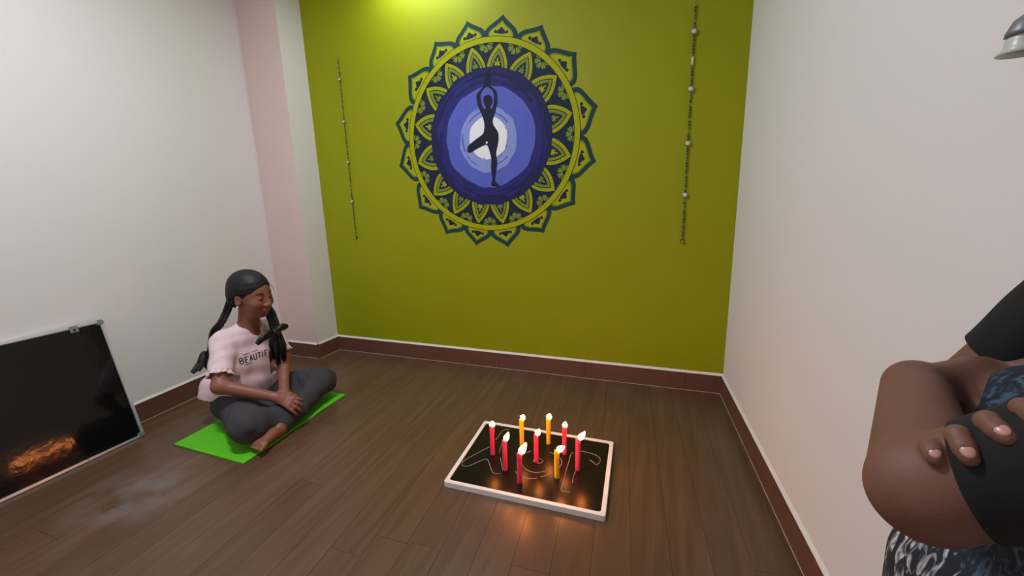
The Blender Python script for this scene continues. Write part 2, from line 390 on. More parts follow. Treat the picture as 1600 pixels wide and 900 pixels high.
def annulus(name, r0, r1, m, layer, n=120, parent=mural):
    vs = []; fs = []; y = -0.0004*layer
    for i in range(n):
        a = 2*PI*i/n; vs += [(r0*math.cos(a), y, r0*math.sin(a)), (r1*math.cos(a), y, r1*math.sin(a))]
    for i in range(n):
        j = (i+1) % n; fs.append((2*i, 2*i+1, 2*j+1, 2*j))
    return pyd(name, vs, fs, m, parent)
def band(pts, w):                       # ribbon polygon along a polyline in wall coordinates
    L = []; R = []
    for i in range(len(pts)):
        a = pts[max(i-1, 0)]; b = pts[min(i+1, len(pts)-1)]; dx, dz = b[0]-a[0], b[1]-a[1]; l = math.hypot(dx, dz) or 1
        L.append((pts[i][0]-dz/l*w/2, pts[i][1]+dx/l*w/2)); R.append((pts[i][0]+dz/l*w/2, pts[i][1]-dx/l*w/2))
    return L+R[::-1]
def pol(r, deg): a = math.radians(deg); return (r*math.cos(a), r*math.sin(a))
# angles as painted by hand
OUT = [80.2, 59.0, 37.4, 10.7, -14.8, -37.5, -59.3, -81.1, -100.0, -119.6, -141.8, -168.4, 168.3, 142.7, 119.9, 99.7]
INN = [80.3, 58.5, 35.7, 11.0, -14.9, -38.4, -60.2, -81.7, -100.4, -120.0, -141.0, -166.5, 167.0, 141.9, 120.5, 99.8]
FLO = [89.8, 69.5, 49.0, 24.6, -1.4, -25.5, -49.0, -71.8, -91.5, -110.2, -131.2, -155.1, 179.0, 154.4, 130.6, 110.4]
def smooth_curve(pts, n=6):
    out = []
    for i in range(len(pts)-1):
        p0, p1, p2, p3 = [np.array(pts[max(0, min(len(pts)-1, i+k))]) for k in (-1, 0, 1, 2)]
        for t in np.linspace(0, 1, n, endpoint=False):
            out.append(tuple(0.5*((2*p1)+(-p0+p2)*t+(2*p0-5*p1+4*p2-p3)*t*t+(-p0+3*p1-3*p2+p3)*t**3)))
    out.append(tuple(pts[-1])); return out
def ogee(hw, rb, tip, k=1.0):           # petal outline: half width in degrees at the base radius, tip radius
    side = [(hw, rb), (hw*0.97, rb+0.26*(tip-rb)), (hw*0.78, rb+0.47*(tip-rb)), (hw*0.46, rb+0.65*(tip-rb)), (hw*0.18, rb+0.83*(tip-rb)), (0, tip)]
    s = smooth_curve(side, 5)
    return [pol(r, -a) for a, r in s]+[pol(r, a) for a, r in s[:-1][::-1]]
annulus('navy_band', 0.345, 0.475, M['navy'], 1)
for i, a in enumerate(OUT):
    nb = sorted([(abs((b-a+180) % 360-180)) for b in OUT if b != a])[:2]; hw = sum(nb)/4
    sh = 0.0
    tr = 0.597+random.uniform(-0.004, 0.006)
    pe = flat('outer_petal', [ogee(hw+0.35, 0.49, tr)], M['teal'], 1.2+0.3*(i % 2), rot=math.radians(a))
    c0 = flat('petal_shade', [ogee(hw-2.3, 0.49, tr-0.027)], M['olive'], 2, parent=pe, rot=math.radians(a))
    flat('petal_fill', [ogee(hw-3.2, 0.49, tr-0.035)], M['lime'], 3, parent=pe, rot=math.radians(a))
    lobes = [circ(0.0100, 16, 0.528, 0), circ(0.0085, 14, 0.519, 0.0125), circ(0.0085, 14, 0.519, -0.0125), circ(0.0080, 14, 0.517, 0.031), circ(0.0080, 14, 0.517, -0.031)]
    lobes.append([(0.511, -0.030), (0.517, -0.030), (0.516, -0.02), (0.524, 0), (0.516, 0.02), (0.517, 0.030), (0.511, 0.030), (0.507, 0.012), (0.507, -0.012)])
    mb = flat('petal_motif', lobes, M['navy'], 4, parent=pe, rot=math.radians(a))
annulus('ring_outline', 0.4655, 0.4985, M['lines'], 5)
annulus('ring', 0.4685, 0.4955, M['lime'], 6)
for i, a in enumerate(INN):
    nb = sorted([(abs((b-a+180) % 360-180)) for b in INN if b != a])[:2]; hw = sum(nb)/4
    def leaf(h, rb, tip): 
        side = [(h, rb), (h*0.90, rb+0.25*(tip-rb)), (h*0.66, rb+0.52*(tip-rb)), (h*0.34, rb+0.78*(tip-rb)), (0, tip)]; s = smooth_curve(side, 4)
        return [pol(r, -q) for q, r in s]+[pol(r, q) for q, r in s[:-1][::-1]]
    rr = math.radians(a)
    pe = flat('inner_petal', [leaf(hw*0.92, 0.340, 0.464)], M['lime'], 3+0.3*(i % 2), rot=rr)
    dots = []
    for h, rb, tip in ((hw*0.80, 0.345, 0.452),):
        lf = leaf(h, rb, tip); acc = 0
        for p, q in zip(lf, lf[1:]):
            acc += math.hypot(q[0]-p[0], q[1]-p[1])
            if acc > 0.0125: acc = 0; dots.append(circ(0.0019, 8, *q))
    flat('petal_dots', dots, M['lines'], 5, parent=pe, rot=rr)
    flat('petal_line', [leaf(hw*0.69, 0.340, 0.441)], M['lines'], 4, parent=pe, rot=rr)
    flat('petal_shade', [leaf(hw*0.63, 0.340, 0.435)], M['olive'], 5, parent=pe, rot=rr)
    flat('petal_heart', [leaf(hw*0.43, 0.340, 0.415)], M['navy'], 6, parent=pe, rot=rr)
    sp = [[(0.366+0.011*math.cos(t)*1.5, 0.0042*math.sin(t)) for t in np.linspace(0, 2*PI, 12, endpoint=False)]]
    sp[0] = [(x+0.014, z) for x, z in sp[0]]
    for sg in (-1, 1):
        for ang, ln, st in ((42, 0.017, 0.362), (66, 0.014, 0.358)):
            ca, sa = math.cos(math.radians(ang*sg)), math.sin(math.radians(ang*sg))
            sp.append([(st+ln*0.7*ca+ln*0.6*math.cos(t)*ca-0.0036*math.sin(t)*sa, ln*0.7*sa+ln*0.6*math.cos(t)*sa+0.0036*math.sin(t)*ca) for t in np.linspace(0, 2*PI, 10, endpoint=False)])
    flat('petal_sprig', sp, M['olive'] if i % 2 else M['lime'], 7, parent=pe, rot=rr)
for i, a in enumerate(FLO):
    rr = math.radians(a); pet = []; lines_ = []
    R0 = 0.463
    for q in (80, 130, 180, 230, 280):
        ca, sa = math.cos(math.radians(q)), math.sin(math.radians(q))
        shp = [(0.006, 0), (0.010, 0.0035), (0.019, 0.0078), (0.0255, 0.0070), (0.0275, 0.0035), (0.0250, 0), (0.0275, -0.0035), (0.0255, -0.0070), (0.019, -0.0078), (0.010, -0.0035)]
        pet.append([(R0+1.5*x*ca-1.5*z*sa, 1.5*x*sa+1.5*z*ca) for x, z in shp])
        lines_.append([(R0+x*ca-z*sa, x*sa+z*ca) for x, z in [(0.010, -0.001), (0.021, -0.0012), (0.021, 0.0012), (0.010, 0.001)]])
    fl = flat('flower', pet, M['olive'], 2.2, rot=rr)
    half = [(R0-0.0035-0.018*math.cos(t), 0.018*math.sin(t)) for t in np.linspace(-1.2, 1.2, 12)]
    flat('flower_vein', lines_, M['lime'], 2.5, parent=fl, rot=rr)
    flat('flower_eye', [circ(0.0125, 14, R0+0.003, 0)], M['navy'], 2.7, parent=fl, rot=rr)
flat('night_disc', [circ(0.3525, 110)], M['disc0'], 8)
flat('indigo_disc', [circ(0.305, 90, 0.0, 0.005, 0.022, 1)], M['disc1'], 9)
# broad brush strokes of the night ring
bs = []
rb = random.Random(5)
for k in range(26):
    a0 = rb.uniform(0, 360); r = rb.uniform(0.275, 0.325); ln = rb.uniform(14, 34); wd = rb.uniform(0.006, 0.016)
    bs.append(band([pol(r+0.004*math.sin(t*3), a0+ln*t) for t in np.linspace(0, 1, 9)], wd))
for k, pl in enumerate(bs): flat('brush_stroke', [pl], M['disc0'] if k % 2 else M['disc1'], 10+0.05*k)
flat('blue_disc', [circ(0.259, 90, 0.004, 0.0, 0.012, 2)], M['disc2'], 12)
flat('pale_disc', [circ(0.167, 80, -0.004, -0.012, 0.008, 4)], M['disc3'], 13)
bs = []
for k in range(22):
    a0 = rb.uniform(0, 360); r = rb.uniform(0.118, 0.165); ln = rb.uniform(18, 46); wd = rb.uniform(0.003, 0.008)
    flat('brush_stroke', [band([pol(r, a0+ln*t) for t in np.linspace(0, 1, 9)], wd)], M['disc2'] if k % 3 == 0 else M['disc3'], 13.5+0.04*k)
flat('moon_disc', [circ(0.111, 70, -0.003, 0.0, 0.006, 6)], M['disc4'], 15)
for k in range(7):
    a0 = (20, 330, 300, 250, 5, 285, 345)[k]; flat('brush_nick', [band([pol(0.108+0.004*(k % 3), a0+8*t) for t in np.linspace(0, 1, 5)], 0.0022)], M['disc1'], 16)
FIG = [(-0.0075, 0.3261), (-0.0125, 0.2903), (-0.0189, 0.2616), (-0.0413, 0.2418), (-0.0587, 0.225), (-0.0615, 0.2029), (-0.0536, 0.1646), (-0.0377, 0.1293), (-0.0276, 0.102), (-0.0217, 0.0749), (-0.0239, 0.0445), (-0.0328, 0.0222), (-0.0656, 0.0028), (-0.0979, -0.0161), (-0.1215, -0.0342), (-0.1298, -0.0534), (-0.1251, -0.0687), (-0.105, -0.0683), (-0.0682, -0.0516), (-0.0319, -0.0383), (-0.0124, -0.0356), (-0.0016, -0.0534), (0.006, -0.0811), (0.0118, -0.1126), (0.0085, -0.1518), (0.0114, -0.1915), (0.0158, -0.2155), (0.006, -0.2392), (0.0109, -0.2522), (0.0303, -0.256), (0.0524, -0.2552), (0.05, -0.2471), (0.0354, -0.2362), (0.0295, -0.228), (0.0344, -0.1925), (0.0428, -0.1534), (0.0457, -0.1222), (0.0419, -0.0831), (0.049, -0.0526), (0.0581, -0.0148), (0.0576, 0.0195), (0.0456, 0.0431), (0.0317, 0.0631), (0.0282, 0.086), (0.0369, 0.1116), (0.0464, 0.1369), (0.0562, 0.1731), (0.0565, 0.2026), (0.0547, 0.2247), (0.0443, 0.2404), (0.0237, 0.2557), (0.017, 0.2579), (0.0164, 0.2871), (0.0145, 0.3236)]
HOLE = [(-0.0037, 0.2542), (-0.0232, 0.24), (-0.0365, 0.2154), (-0.0328, 0.1815), (-0.0253, 0.1546), (-0.0152, 0.1469), (-0.0096, 0.1554), (-0.0199, 0.1788), (-0.0216, 0.199), (-0.0123, 0.213), (0.005, 0.2165), (0.0219, 0.2096), (0.0298, 0.1941), (0.0307, 0.174), (0.0163, 0.1545), (0.0219, 0.1451), (0.0326, 0.1568), (0.0382, 0.1896), (0.0384, 0.219), (0.0281, 0.2384), (0.0082, 0.2529)]
SPOT = [(-0.0169, -0.0175), (-0.0047, -0.0199), (-0.0067, -0.0275), (-0.0156, -0.03)]
def closed_smooth(p, n=3): return smooth_curve(p+[p[0]], n)[:-1]
figure = flat('yoga_silhouette', [closed_smooth(FIG)], M['ink'], 17)
flat('arm_opening', [closed_smooth(HOLE)], M['disc2'], 18, parent=figure)
flat('leg_opening', [SPOT], M['disc4'], 18, parent=figure)
flat('foot_highlight', [band([(0.006, -0.257), (0.02, -0.261), (0.034, -0.259)], 0.002)], M['disc3'], 18, parent=figure)

# ------------------------------------------------------------------ two strings of beads on the green wall
M['bead'] = mat('dark_green_bead', srgb(62, 74, 40), 0.35)
M['bead2'] = mat('grey_bead', srgb(104, 106, 84), 0.35)
M['thread'] = mat('olive_thread', srgb(80, 84, 36), 0.8)
M['mirror'] = mat('mirror_disc', (0.9, 0.9, 0.92), 0.12, metal=0.6, emit=None)
M['silver'] = mat('silver_rim', srgb(150, 148, 150), 0.4, metal=0.5)
M['ivory'] = mat('ivory_tube', srgb(214, 208, 180), 0.5)
def bead_string(x, zt, zb, discs, bars, r_disc, label, side):
    e = empty('bead_string', (x, YB, zb), label, 'wall hanging', 'bead strings on the green wall')
    Y = -0.009
    tube('thread', [(0, Y, 0), (0, Y, zt-zb)], 0.0011, M['thread'], e, 6)
    # hook at the top
    tube('hook', [(0.001, 0, zt-zb+0.004), (0.001, -0.008, zt-zb+0.005), (0.004, Y-0.003, zt-zb-0.002), (0.001, Y-0.002, zt-zb-0.008), (-0.004, Y, zt-zb-0.003), (-0.003, Y, zt-zb+0.005)], 0.0014, M['silver'], e, 6)
    r_ = random.Random(11+side)
    protos = {}
    z = 0.022
    while z < zt-zb-0.012:
        za = z+zb
        if any(abs(za-d) < r_disc+0.004 for d in discs) or any(b0-0.005 < za < b1+0.005 for b0, b1 in bars):
            z += 0.004; continue
        k = r_.choice((0, 0, 0, 1)); rad = 0.0042 if side == 0 else 0.0052
        if k not in protos:
            protos[k] = ball('bead', (0, 0, 0), rad, (M['bead'], M['bead2'])[k], e, 8); o = protos[k]
        else:
            o = protos[k].copy(); COL.objects.link(o); o.parent = e
        o.location = (r_.uniform(-.0008, .0008), Y, z); z += 0.0132 if r_.random() < 0.85 else 0.024
    for d in discs:
        o = lathe('mirror_rim', [(0, -0.003), (r_disc, -0.003), (r_disc, 0.002), (r_disc*0.82, 0.004), (r_disc*0.6, 0.0035)], (0, 0, 0), M['silver'], e, 16)
        o.rotation_euler = (PI/2, 0, 0); o.location = (0, Y-0.003, d-zb)
        g = lathe('mirror', [(0, 0.004), (r_disc*0.66, 0.0038), (r_disc*0.7, 0.001)], (0, 0, 0), M['ivory'], o, 16)
    for b0, b1 in bars: tube('tube_bead', [(0, Y, b0-zb), (0, Y, b1-zb)], 0.0052, M['ivory'], e, 8)
    ball('end_bead', (0, Y, 0.008), 0.009, M['bead'], e, 10); ball('end_pearl', (0, Y-0.007, 0.006), 0.0042, M['ivory'], e, 8)
bead_string(-1.860, 1.836, 0.772, [1.715, 1.478, 1.241, 1.005], [], 0.0095, 'thin dark bead string with four small mirrors, on the green wall left of the mural', 0)
bead_string(0.081, 1.808, 0.765, [1.699, 1.462, 1.227, 0.992], [(1.562, 1.596)], 0.0132, 'longer dark bead string with larger round mirrors, on the green wall right of the mural', 1)

# ------------------------------------------------------------------ board with candles on the floor
M['black'] = mat('black_gloss_board', srgb(20, 15, 15), 0.26, spec=0.27, noise_amt=0.3, noise_scale=8, bump=0.03, bump_scale=35)
M['whiteframe'] = mat('white_board_frame', srgb(232, 226, 220), 0.55, noise_amt=0.04, noise_scale=60)
M['scribe'] = mat('scratched_line', srgb(170, 164, 156), 0.6)
BQ = [np.array(p) for p in ((-0.730, 1.600), (-0.158, 1.599), (-0.135, 1.171), (-0.703, 1.167))]
bc = sum(BQ)/4
board = empty('candle_board', (bc[0], bc[1], 0), 'low black board with a white frame lying on the floor under the candles', 'board')
def inset(q, w):
    out = []
    for i in range(4):
        p = q[i]; a = q[i-1]-p; b = q[(i+1) % 4]-p; a = a/np.linalg.norm(a); b = b/np.linalg.norm(b); out.append(p+(a+b)*w)
    return out
def rounded(q, r, n=5):
    out = []
    for i in range(4):
        p = q[i]; a = q[i-1]-p; b = q[(i+1) % 4]-p; a = a/np.linalg.norm(a); b = b/np.linalg.norm(b)
        for t in np.linspace(0, 1, n): out.append((1-t)**2*(p+a*r)+2*t*(1-t)*p+t*t*(p+b*r))
    return out
Lq = [p-bc for p in BQ]
prism('board_panel', [tuple(p) for p in rounded(inset(Lq, 0.004), 0.01)][::-1], 0.0, 0.0168, M['black'], board)
o_ = rounded(Lq, 0.010); i_ = rounded(inset(Lq, 0.0155), 0.012); n_ = len(o_); vs = []; fs = []
for k in range(n_):
    for p, z in ((o_[k], 0.0), (o_[k], 0.0185), (o_[k]*0.996, 0.020), (i_[k]*1.003, 0.020), (i_[k], 0.0188), (i_[k], 0.0165)): vs.append((p[0], p[1], z))
for k in range(n_):
    j = (k+1) % n_
    for m_ in range(5): fs.append((k*6+m_, k*6+m_+1, j*6+m_+1, j*6+m_))
pyd('board_frame', vs, fs, M['whiteframe'], board)
ST = [[(-0.5969, 1.5607), (-0.6103, 1.5614), (-0.6205, 1.5534), (-0.6237, 1.5309), (-0.6249, 1.4731)], [(-0.6232, 1.43), (-0.6583, 1.3673), (-0.6864, 1.3094), (-0.6889, 1.2898), (-0.684, 1.2774), (-0.6713, 1.2722), (-0.6552, 1.2818), (-0.6335, 1.3118), (-0.6146, 1.3367), (-0.6017, 1.3341), (-0.5808, 1.3052), (-0.5602, 1.2759), (-0.5486, 1.2683), (-0.5246, 1.2741)], [(-0.5851, 1.5022), (-0.5881, 1.4679), (-0.5863, 1.4309), (-0.5764, 1.3928)], [(-0.5613, 1.363), (-0.5425, 1.3264), (-0.525, 1.294)], [(-0.4777, 1.3019), (-0.4648, 1.2887), (-0.4369, 1.2781), (-0.411, 1.2805), (-0.392, 1.2881)], [(-0.4673, 1.3454), (-0.4504, 1.3281), (-0.4308, 1.3184), (-0.4086, 1.3168), (-0.3892, 1.3246), (-0.3761, 1.3357)], [(-0.3821, 1.2996), (-0.3643, 1.3119), (-0.3489, 1.3339)], [(-0.3889, 1.4563), (-0.3604, 1.4453), (-0.3392, 1.4277), (-0.33, 1.4116), (-0.3275, 1.3893), (-0.3307, 1.3641)], [(-0.4866, 1.3864), (-0.4846, 1.4065), (-0.4757, 1.4242), (-0.4625, 1.4384)], [(-0.4329, 1.3794), (-0.4334, 1.3905), (-0.4225, 1.4016), (-0.4066, 1.4018), (-0.3988, 1.3919), (-0.4021, 1.3797), (-0.417, 1.3732), (-0.4329, 1.3794)], [(-0.2979, 1.4817), (-0.3061, 1.4672), (-0.3043, 1.4197), (-0.3026, 1.3747), (-0.2981, 1.3079), (-0.296, 1.2548), (-0.2848, 1.2493), (-0.2658, 1.2523)], [(-0.2697, 1.3692), (-0.2692, 1.3336), (-0.2663, 1.3018)], [(-0.2926, 1.4833), (-0.2702, 1.4983), (-0.242, 1.4971), (-0.2132, 1.4893), (-0.1958, 1.4744), (-0.1919, 1.4549), (-0.1972, 1.4366), (-0.2053, 1.4304), (-0.2167, 1.4425), (-0.232, 1.4536)]]
for s_ in ST:
    c_ = smooth_curve([np.array(p) for p in s_], 5)
    tube('drawn_line', [(p[0]-bc[0], p[1]-bc[1], 0.0168) for p in c_], [0.0012*(0.7+0.5*abs(noise.noise(Vector((p[0]*40, p[1]*40, 0))))) for p in c_], M['scribe'], board, 5)

# ------------------------------------------------------------------ candles
def wax(name, col, glow):
    m = mat(name, col, 0.35, sss=0.5, spec=0.4); return m
M['red_wax'] = wax('red_wax', srgb(252, 72, 116), 0.1); M['yellow_wax'] = wax('yellow_wax', srgb(250, 206, 40), 0.1)
M['wick'] = mat('burnt_wick', (0.02, 0.015, 0.012), 0.9)
def flame_mat():
    m = bpy.data.materials.new('flame'); m.use_nodes = True; nt = m.node_tree; nt.nodes.clear()
    out = nt.nodes.new('ShaderNodeOutputMaterial'); e = nt.nodes.new('ShaderNodeEmission'); lw = nt.nodes.new('ShaderNodeLayerWeight'); lw.inputs[0].default_value = 0.35
    cr = nt.nodes.new('ShaderNodeValToRGB'); q = cr.color_ramp.elements; q[0].position = 0.45; q[0].color = (1, 0.27, 0.055, 1); q[1].position = 1.0; q[1].color = (0.055, 0.010, 0.0008, 1)
    nt.links.new(lw.outputs['Facing'], cr.inputs[0]); nt.links.new(cr.outputs[0], e.inputs[0]); e.inputs[1].default_value = 64
    nt.links.new(e.outputs[0], out.inputs[0]); return m
M['flame'] = flame_mat()
CAND = [('red', -0.597, 1.373, 0.125, 'red candle at the far left of the group on the black board'),
        ('red', -0.516, 1.297, 0.124, 'second red candle from the left, between the far left and the front one'),
        ('red', -0.442, 1.245, 0.119, 'red candle nearest the camera with a tall slanting flame'),
        ('yellow', -0.501, 1.448, 0.130, 'tall yellow candle behind the front red candle, left one of the yellow candles'),
        ('red', -0.421, 1.380, 0.116, 'red candle in the middle of the group inside a small drawn ring'),
        ('yellow', -0.408, 1.510, 0.115, 'yellow candle farthest from the camera near the back frame edge'),
        ('red', -0.331, 1.460, 0.119, 'thin looking red candle at the back right behind the front yellow candle'),
        ('yellow', -0.325, 1.312, 0.110, 'yellow candle at the front right, nearest of the yellow candles'),
        ('red', -0.262, 1.377, 0.128, 'red candle at the far right of the group with a flame blown right')]
#   flame tip offsets along the image right (in the camera's right direction), height, width
FL = [(0.003, 0.019, 0.0120), (0.015, 0.030, 0.0100), (0.024, 0.038, 0.0120), (0.009, 0.016, 0.0115), (0.012, 0.020, 0.0112), (0.005, 0.019, 0.0120), (0.003, 0.019, 0.0104), (0.027, 0.014, 0.0112), (0.024, 0.027, 0.0108)]
rgt = Vector((0.942, 0.336, 0)).normalized()
fw = Vector((-0.336, 0.942, 0)).normalized()
rc = random.Random(4)
for (c, x, y, hgt, lab), (dx, hz, wd) in zip(CAND, FL):
    e = empty('candle', (x, y, 0.0168), lab, 'candle', 'burning candles on the black board')
    R_ = 0.0088
    prof = [(0, 0), (R_, 0), (R_*1.02, 0.006)] + [(R_*(1+0.03*math.sin(i*1.7+x*40)), 0.006+(hgt-0.012)*i/9) for i in range(1, 10)] + [(R_*0.93, hgt-0.002), (R_*0.6, hgt+0.001), (R_*0.35, hgt-0.001), (0, hgt-0.001)]
    wx = lathe('wax_stick', prof, (0, 0, 0), M[c+'_wax'], e, 18)
    lean = rc.uniform(-0.03, 0.03)
    for k in range(3):                                   # drips of wax
        a = rc.uniform(-1.2, 2.6); l0 = rc.uniform(0.012, 0.04)
        tube('wax_drip', [(R_*math.cos(a)*0.95, R_*math.sin(a)*0.95, hgt-0.002), (R_*math.cos(a), R_*math.sin(a), hgt-l0*0.5), (R_*math.cos(a)*0.97, R_*math.sin(a)*0.97, hgt-l0)], [0.0014, 0.0019, 0.0012], M[c+'_wax'], e, 6)
    tube('wick', [(0, 0, hgt-0.002), Vector((0, 0, hgt+0.004))+rgt*0.001, Vector((0, 0, hgt+0.008))+rgt*0.003], 0.0009, M['wick'], e, 6)
    P = []; Rr = []
    for t in np.linspace(0, 1, 9):
        wd_ = wd*1.12
        P.append(Vector((0, 0, hgt+0.001+hz*(0.35*t+0.65*t*t)))+rgt*dx*(t**0.9) + rgt*0.001)
        Rr.append(max(0.0006, wd_*(math.sin(PI*min(1, (t*0.80+0.16)))**0.8)*(1.05-0.35*t)))
    fl = tube('flame', P, Rr, M['flame'], e, 12)
    sd = fl.modifiers.new('smooth', 'SUBSURF'); sd.levels = 1; sd.render_levels = 1
    l = bpy.data.lights.new('candle_light', 'POINT'); l.energy = 0.03; l.color = (1, 0.42, 0.12); l.shadow_soft_size = 0.008
    lo = bpy.data.objects.new('candle_light', l); COL.objects.link(lo); lo.parent = e; lo.location = (rgt*dx*0.6+Vector((0, 0, hgt+0.03)))

# ------------------------------------------------------------------ framed black board leaning on the left wall
M['alu'] = mat('brushed_aluminium', srgb(224, 225, 230), 0.30, metal=0.6)
M['corner'] = mat('grey_plastic', srgb(118, 122, 122), 0.5)
M['gloss'] = mat('black_gloss_sheet', srgb(14, 14, 15), 0.08, spec=0.34, bump=0.09, bump_scale=30)
ub = Vector((-0.016, 1, 0)).normalized(); tilt = math.radians(12.0)
nrm0 = Vector((ub.y, -ub.x, 0)); upv = (Vector((0, 0, 1))*math.cos(tilt)-nrm0*math.sin(tilt)).normalized(); nv = ub.cross(upv)
lb = empty('leaning_board', (-2.163, 1.066, 0.0), 'large glossy black board in an aluminium frame leaning against the left wall', 'board')
lb.matrix_world = Matrix(((-ub.x, nv.x, upv.x, -2.157), (-ub.y, nv.y, upv.y, 1.066), (-ub.z, nv.z, upv.z, 0.002), (0, 0, 0, 1)))
# local axes: X runs along the board towards the camera, Y points out of its face, Z up the face
BW, BH = 0.60, 0.545
def lbx(nm, x0, x1, y0, y1, z0, z1, m, bev=0.0015):
    bm = bmesh.new(); prism_bm(bm, [(x0, y0), (x1, y0), (x1, y1), (x0, y1)], z0, z1)
    if bev: bmesh.ops.bevel(bm, geom=bm.edges[:], offset=bev, segments=2, affect='EDGES')
    return bmo(nm, bm, m, lb)
s_ = 1 if nv.x > 0 else -1
lbx('board_sheet', 0.008, BW-0.008, *sorted((s_*-0.012, s_*-0.003)), 0.008, BH-0.008, M['gloss'], 0)
for nm, a in (('frame_rail', (0.016, BW-0.016, 0, 0.014)), ('frame_rail', (0.016, BW-0.016, BH-0.014, BH)), ('frame_rail', (0, 0.014, 0.016, BH-0.016)), ('frame_rail', (BW-0.014, BW, 0.016, BH-0.016))):
    lbx(nm, a[0], a[1], *sorted((s_*-0.016, 0.0)), a[2], a[3], M['alu'], 0.003)
for cx_, cz_ in ((0, 0), (BW-0.024, 0), (0, BH-0.022), (BW-0.024, BH-0.022)):
    lbx('frame_corner', cx_-0.0015, cx_+0.0255, *sorted((s_*-0.0175, s_*0.0015)), cz_-0.001, cz_+0.0225, M['corner'], 0.004)
tb = lbx('hanging_tab', 0.088, 0.116, *sorted((0, s_*0.003)), BH-0.028, BH-0.002, M['corner'], 0.001)
bm = bmesh.new(); bmesh.ops.create_cone(bm, segments=12, radius1=0.0045, radius2=0.0045, depth=0.002, cap_ends=True); bmesh.ops.transform(bm, matrix=Matrix.Translation((0.102, s_*0.0035, BH-0.018)) @ Matrix.Rotation(PI/2, 4, 'X'), verts=bm.verts[:])
bmo('tab_hole', bm, M['lines'], tb)
bm = bmesh.new(); bmesh.ops.create_cone(bm, segments=10, radius1=0.002, radius2=0.002, depth=0.002, cap_ends=True); bmesh.ops.transform(bm, matrix=Matrix.Translation((0.205, s_*0.0005, 0.008)) @ Matrix.Rotation(PI/2, 4, 'X'), verts=bm.verts[:])
bmo('rivet', bm, M['lines'], lb)

# ------------------------------------------------------------------ green mat
M['mat'] = mat('green_foam', srgb(88, 188, 14), 0.75, noise_amt=0.06, noise_scale=40, bump=0.1, bump_scale=200)
mq = [np.array(p) for p in ((-1.942, 1.050), (-1.522, 1.041), (-1.555, 1.655), (-1.972, 1.668))]
bm = bmesh.new(); G = []
for j in range(25):
    row = []
    for i in range(17):
        a, b = i/16, j/24; p = (mq[0]*(1-a)+mq[1]*a)*(1-b)+(mq[3]*(1-a)+mq[2]*a)*b
        lift = 0.003*math.exp(-((b-0.72)/0.08)**2)*max(0, a-0.7)/0.3 + 0.002*math.exp(-((b-0.45)/0.06)**2)*max(0, a-0.8)/0.2
        row.append((bm.verts.new((p[0], p[1], 0.0010+lift)), bm.verts.new((p[0], p[1], 0.0065+lift))))
    G.append(row)
for j in range(24):
    for i in range(16):
        q = [G[j][i], G[j][i+1], G[j+1][i+1], G[j+1][i]]; bm.faces.new([v[1] for v in q]); bm.faces.new([v[0] for v in q][::-1])
for seq in ([G[0][i] for i in range(17)], [G[-1][i] for i in range(17)][::-1], [G[j][0] for j in range(25)][::-1], [G[j][-1] for j in range(25)]):
    for p, q in zip(seq, seq[1:]): bm.faces.new((p[0], q[0], q[1], p[1]))
mt_ = bmo('exercise_mat', bm, M['mat']); mt_['label'] = 'bright green foam mat on the floor under the seated girl'; mt_['category'] = 'mat'

# ------------------------------------------------------------------ seated girl
M['skin'] = mat('brown_skin', srgb(134, 82, 64), 0.5, sss=0.12, noise_amt=0.06, noise_scale=30)
M['shirt'] = mat('pale_pink_cotton', srgb(226, 198, 204), 0.85, noise_amt=0.03, noise_scale=30)
M['trouser'] = mat('charcoal_cotton', srgb(56, 54, 59), 0.9, noise_amt=0.12, noise_scale=60)
M['hair'] = mat('black_hair', srgb(20, 19, 23), 0.55, spec=0.35, noise_amt=0.3, noise_scale=80, bump=0.12, bump_scale=160)
M['ribbon'] = mat('black_ribbon', srgb(24, 24, 28), 0.5)
M['lips'] = mat('lips', srgb(150, 86, 80), 0.45); M['print'] = mat('dark_shirt_print', srgb(44, 38, 46), 0.8)
M['brow'] = mat('eyebrow', srgb(52, 34, 30), 0.8); M['eye'] = mat('dark_eye', srgb(30, 20, 18), 0.3); M['pearl'] = mat('pearl', srgb(230, 225, 215), 0.2)
M['nail'] = mat('finger_nail', srgb(196, 144, 132), 0.3)
girl = empty('person', (-1.85, 1.37, 0.0065), 'seated girl with braids, white printed t-shirt and grey trousers, cross-legged on the green mat', 'person')
def keep(o, root):                       # parent without moving (mesh is modelled in world coordinates)
    o.parent = root; o.matrix_parent_inverse = root.matrix_basis.inverted() if False else Matrix.Translation(-Vector(root.location)); return o
G_ = np.array
Hc = G_([-1.788, 1.392, 0.598])
az = math.radians(6); dn = math.radians(7)
hf = G_([math.cos(az)*math.cos(dn), math.sin(az)*math.cos(dn), -math.sin(dn)]); hs = G_([math.sin(az), -math.cos(az), 0]); hu = np.cross(hs, hf)
HR = np.stack([hf, hs, hu], 1)
def hp(f, s, u): return Hc+HR@G_([f, s, u])
Rsh, Rel, Rwr = G_([-1.86, 1.270, 0.400]), G_([-1.775, 1.172, 0.240]), G_([-1.595, 1.285, 0.160])
Lsh, Lel, Lwr = G_([-1.838, 1.510, 0.396]), G_([-1.765, 1.495, 0.245]), G_([-1.655, 1.380, 0.160])
B = Body((-2.02, 1.0, 0.0), (-1.44, 1.72, 0.74), 0.004)
B.ell(hp(-0.008, 0, 0.022), (0.092, 0.071, 0.082), 0.01, rot=HR)
B.ell(hp(0.034, 0, -0.028), (0.050, 0.056, 0.072), 0.03, rot=HR)
B.ell(hp(0.030, 0, -0.050), (0.046, 0.050, 0.048), 0.02, rot=HR)
B.ell(hp(0.058, 0, -0.083), (0.018, 0.022, 0.017), 0.02, rot=HR)
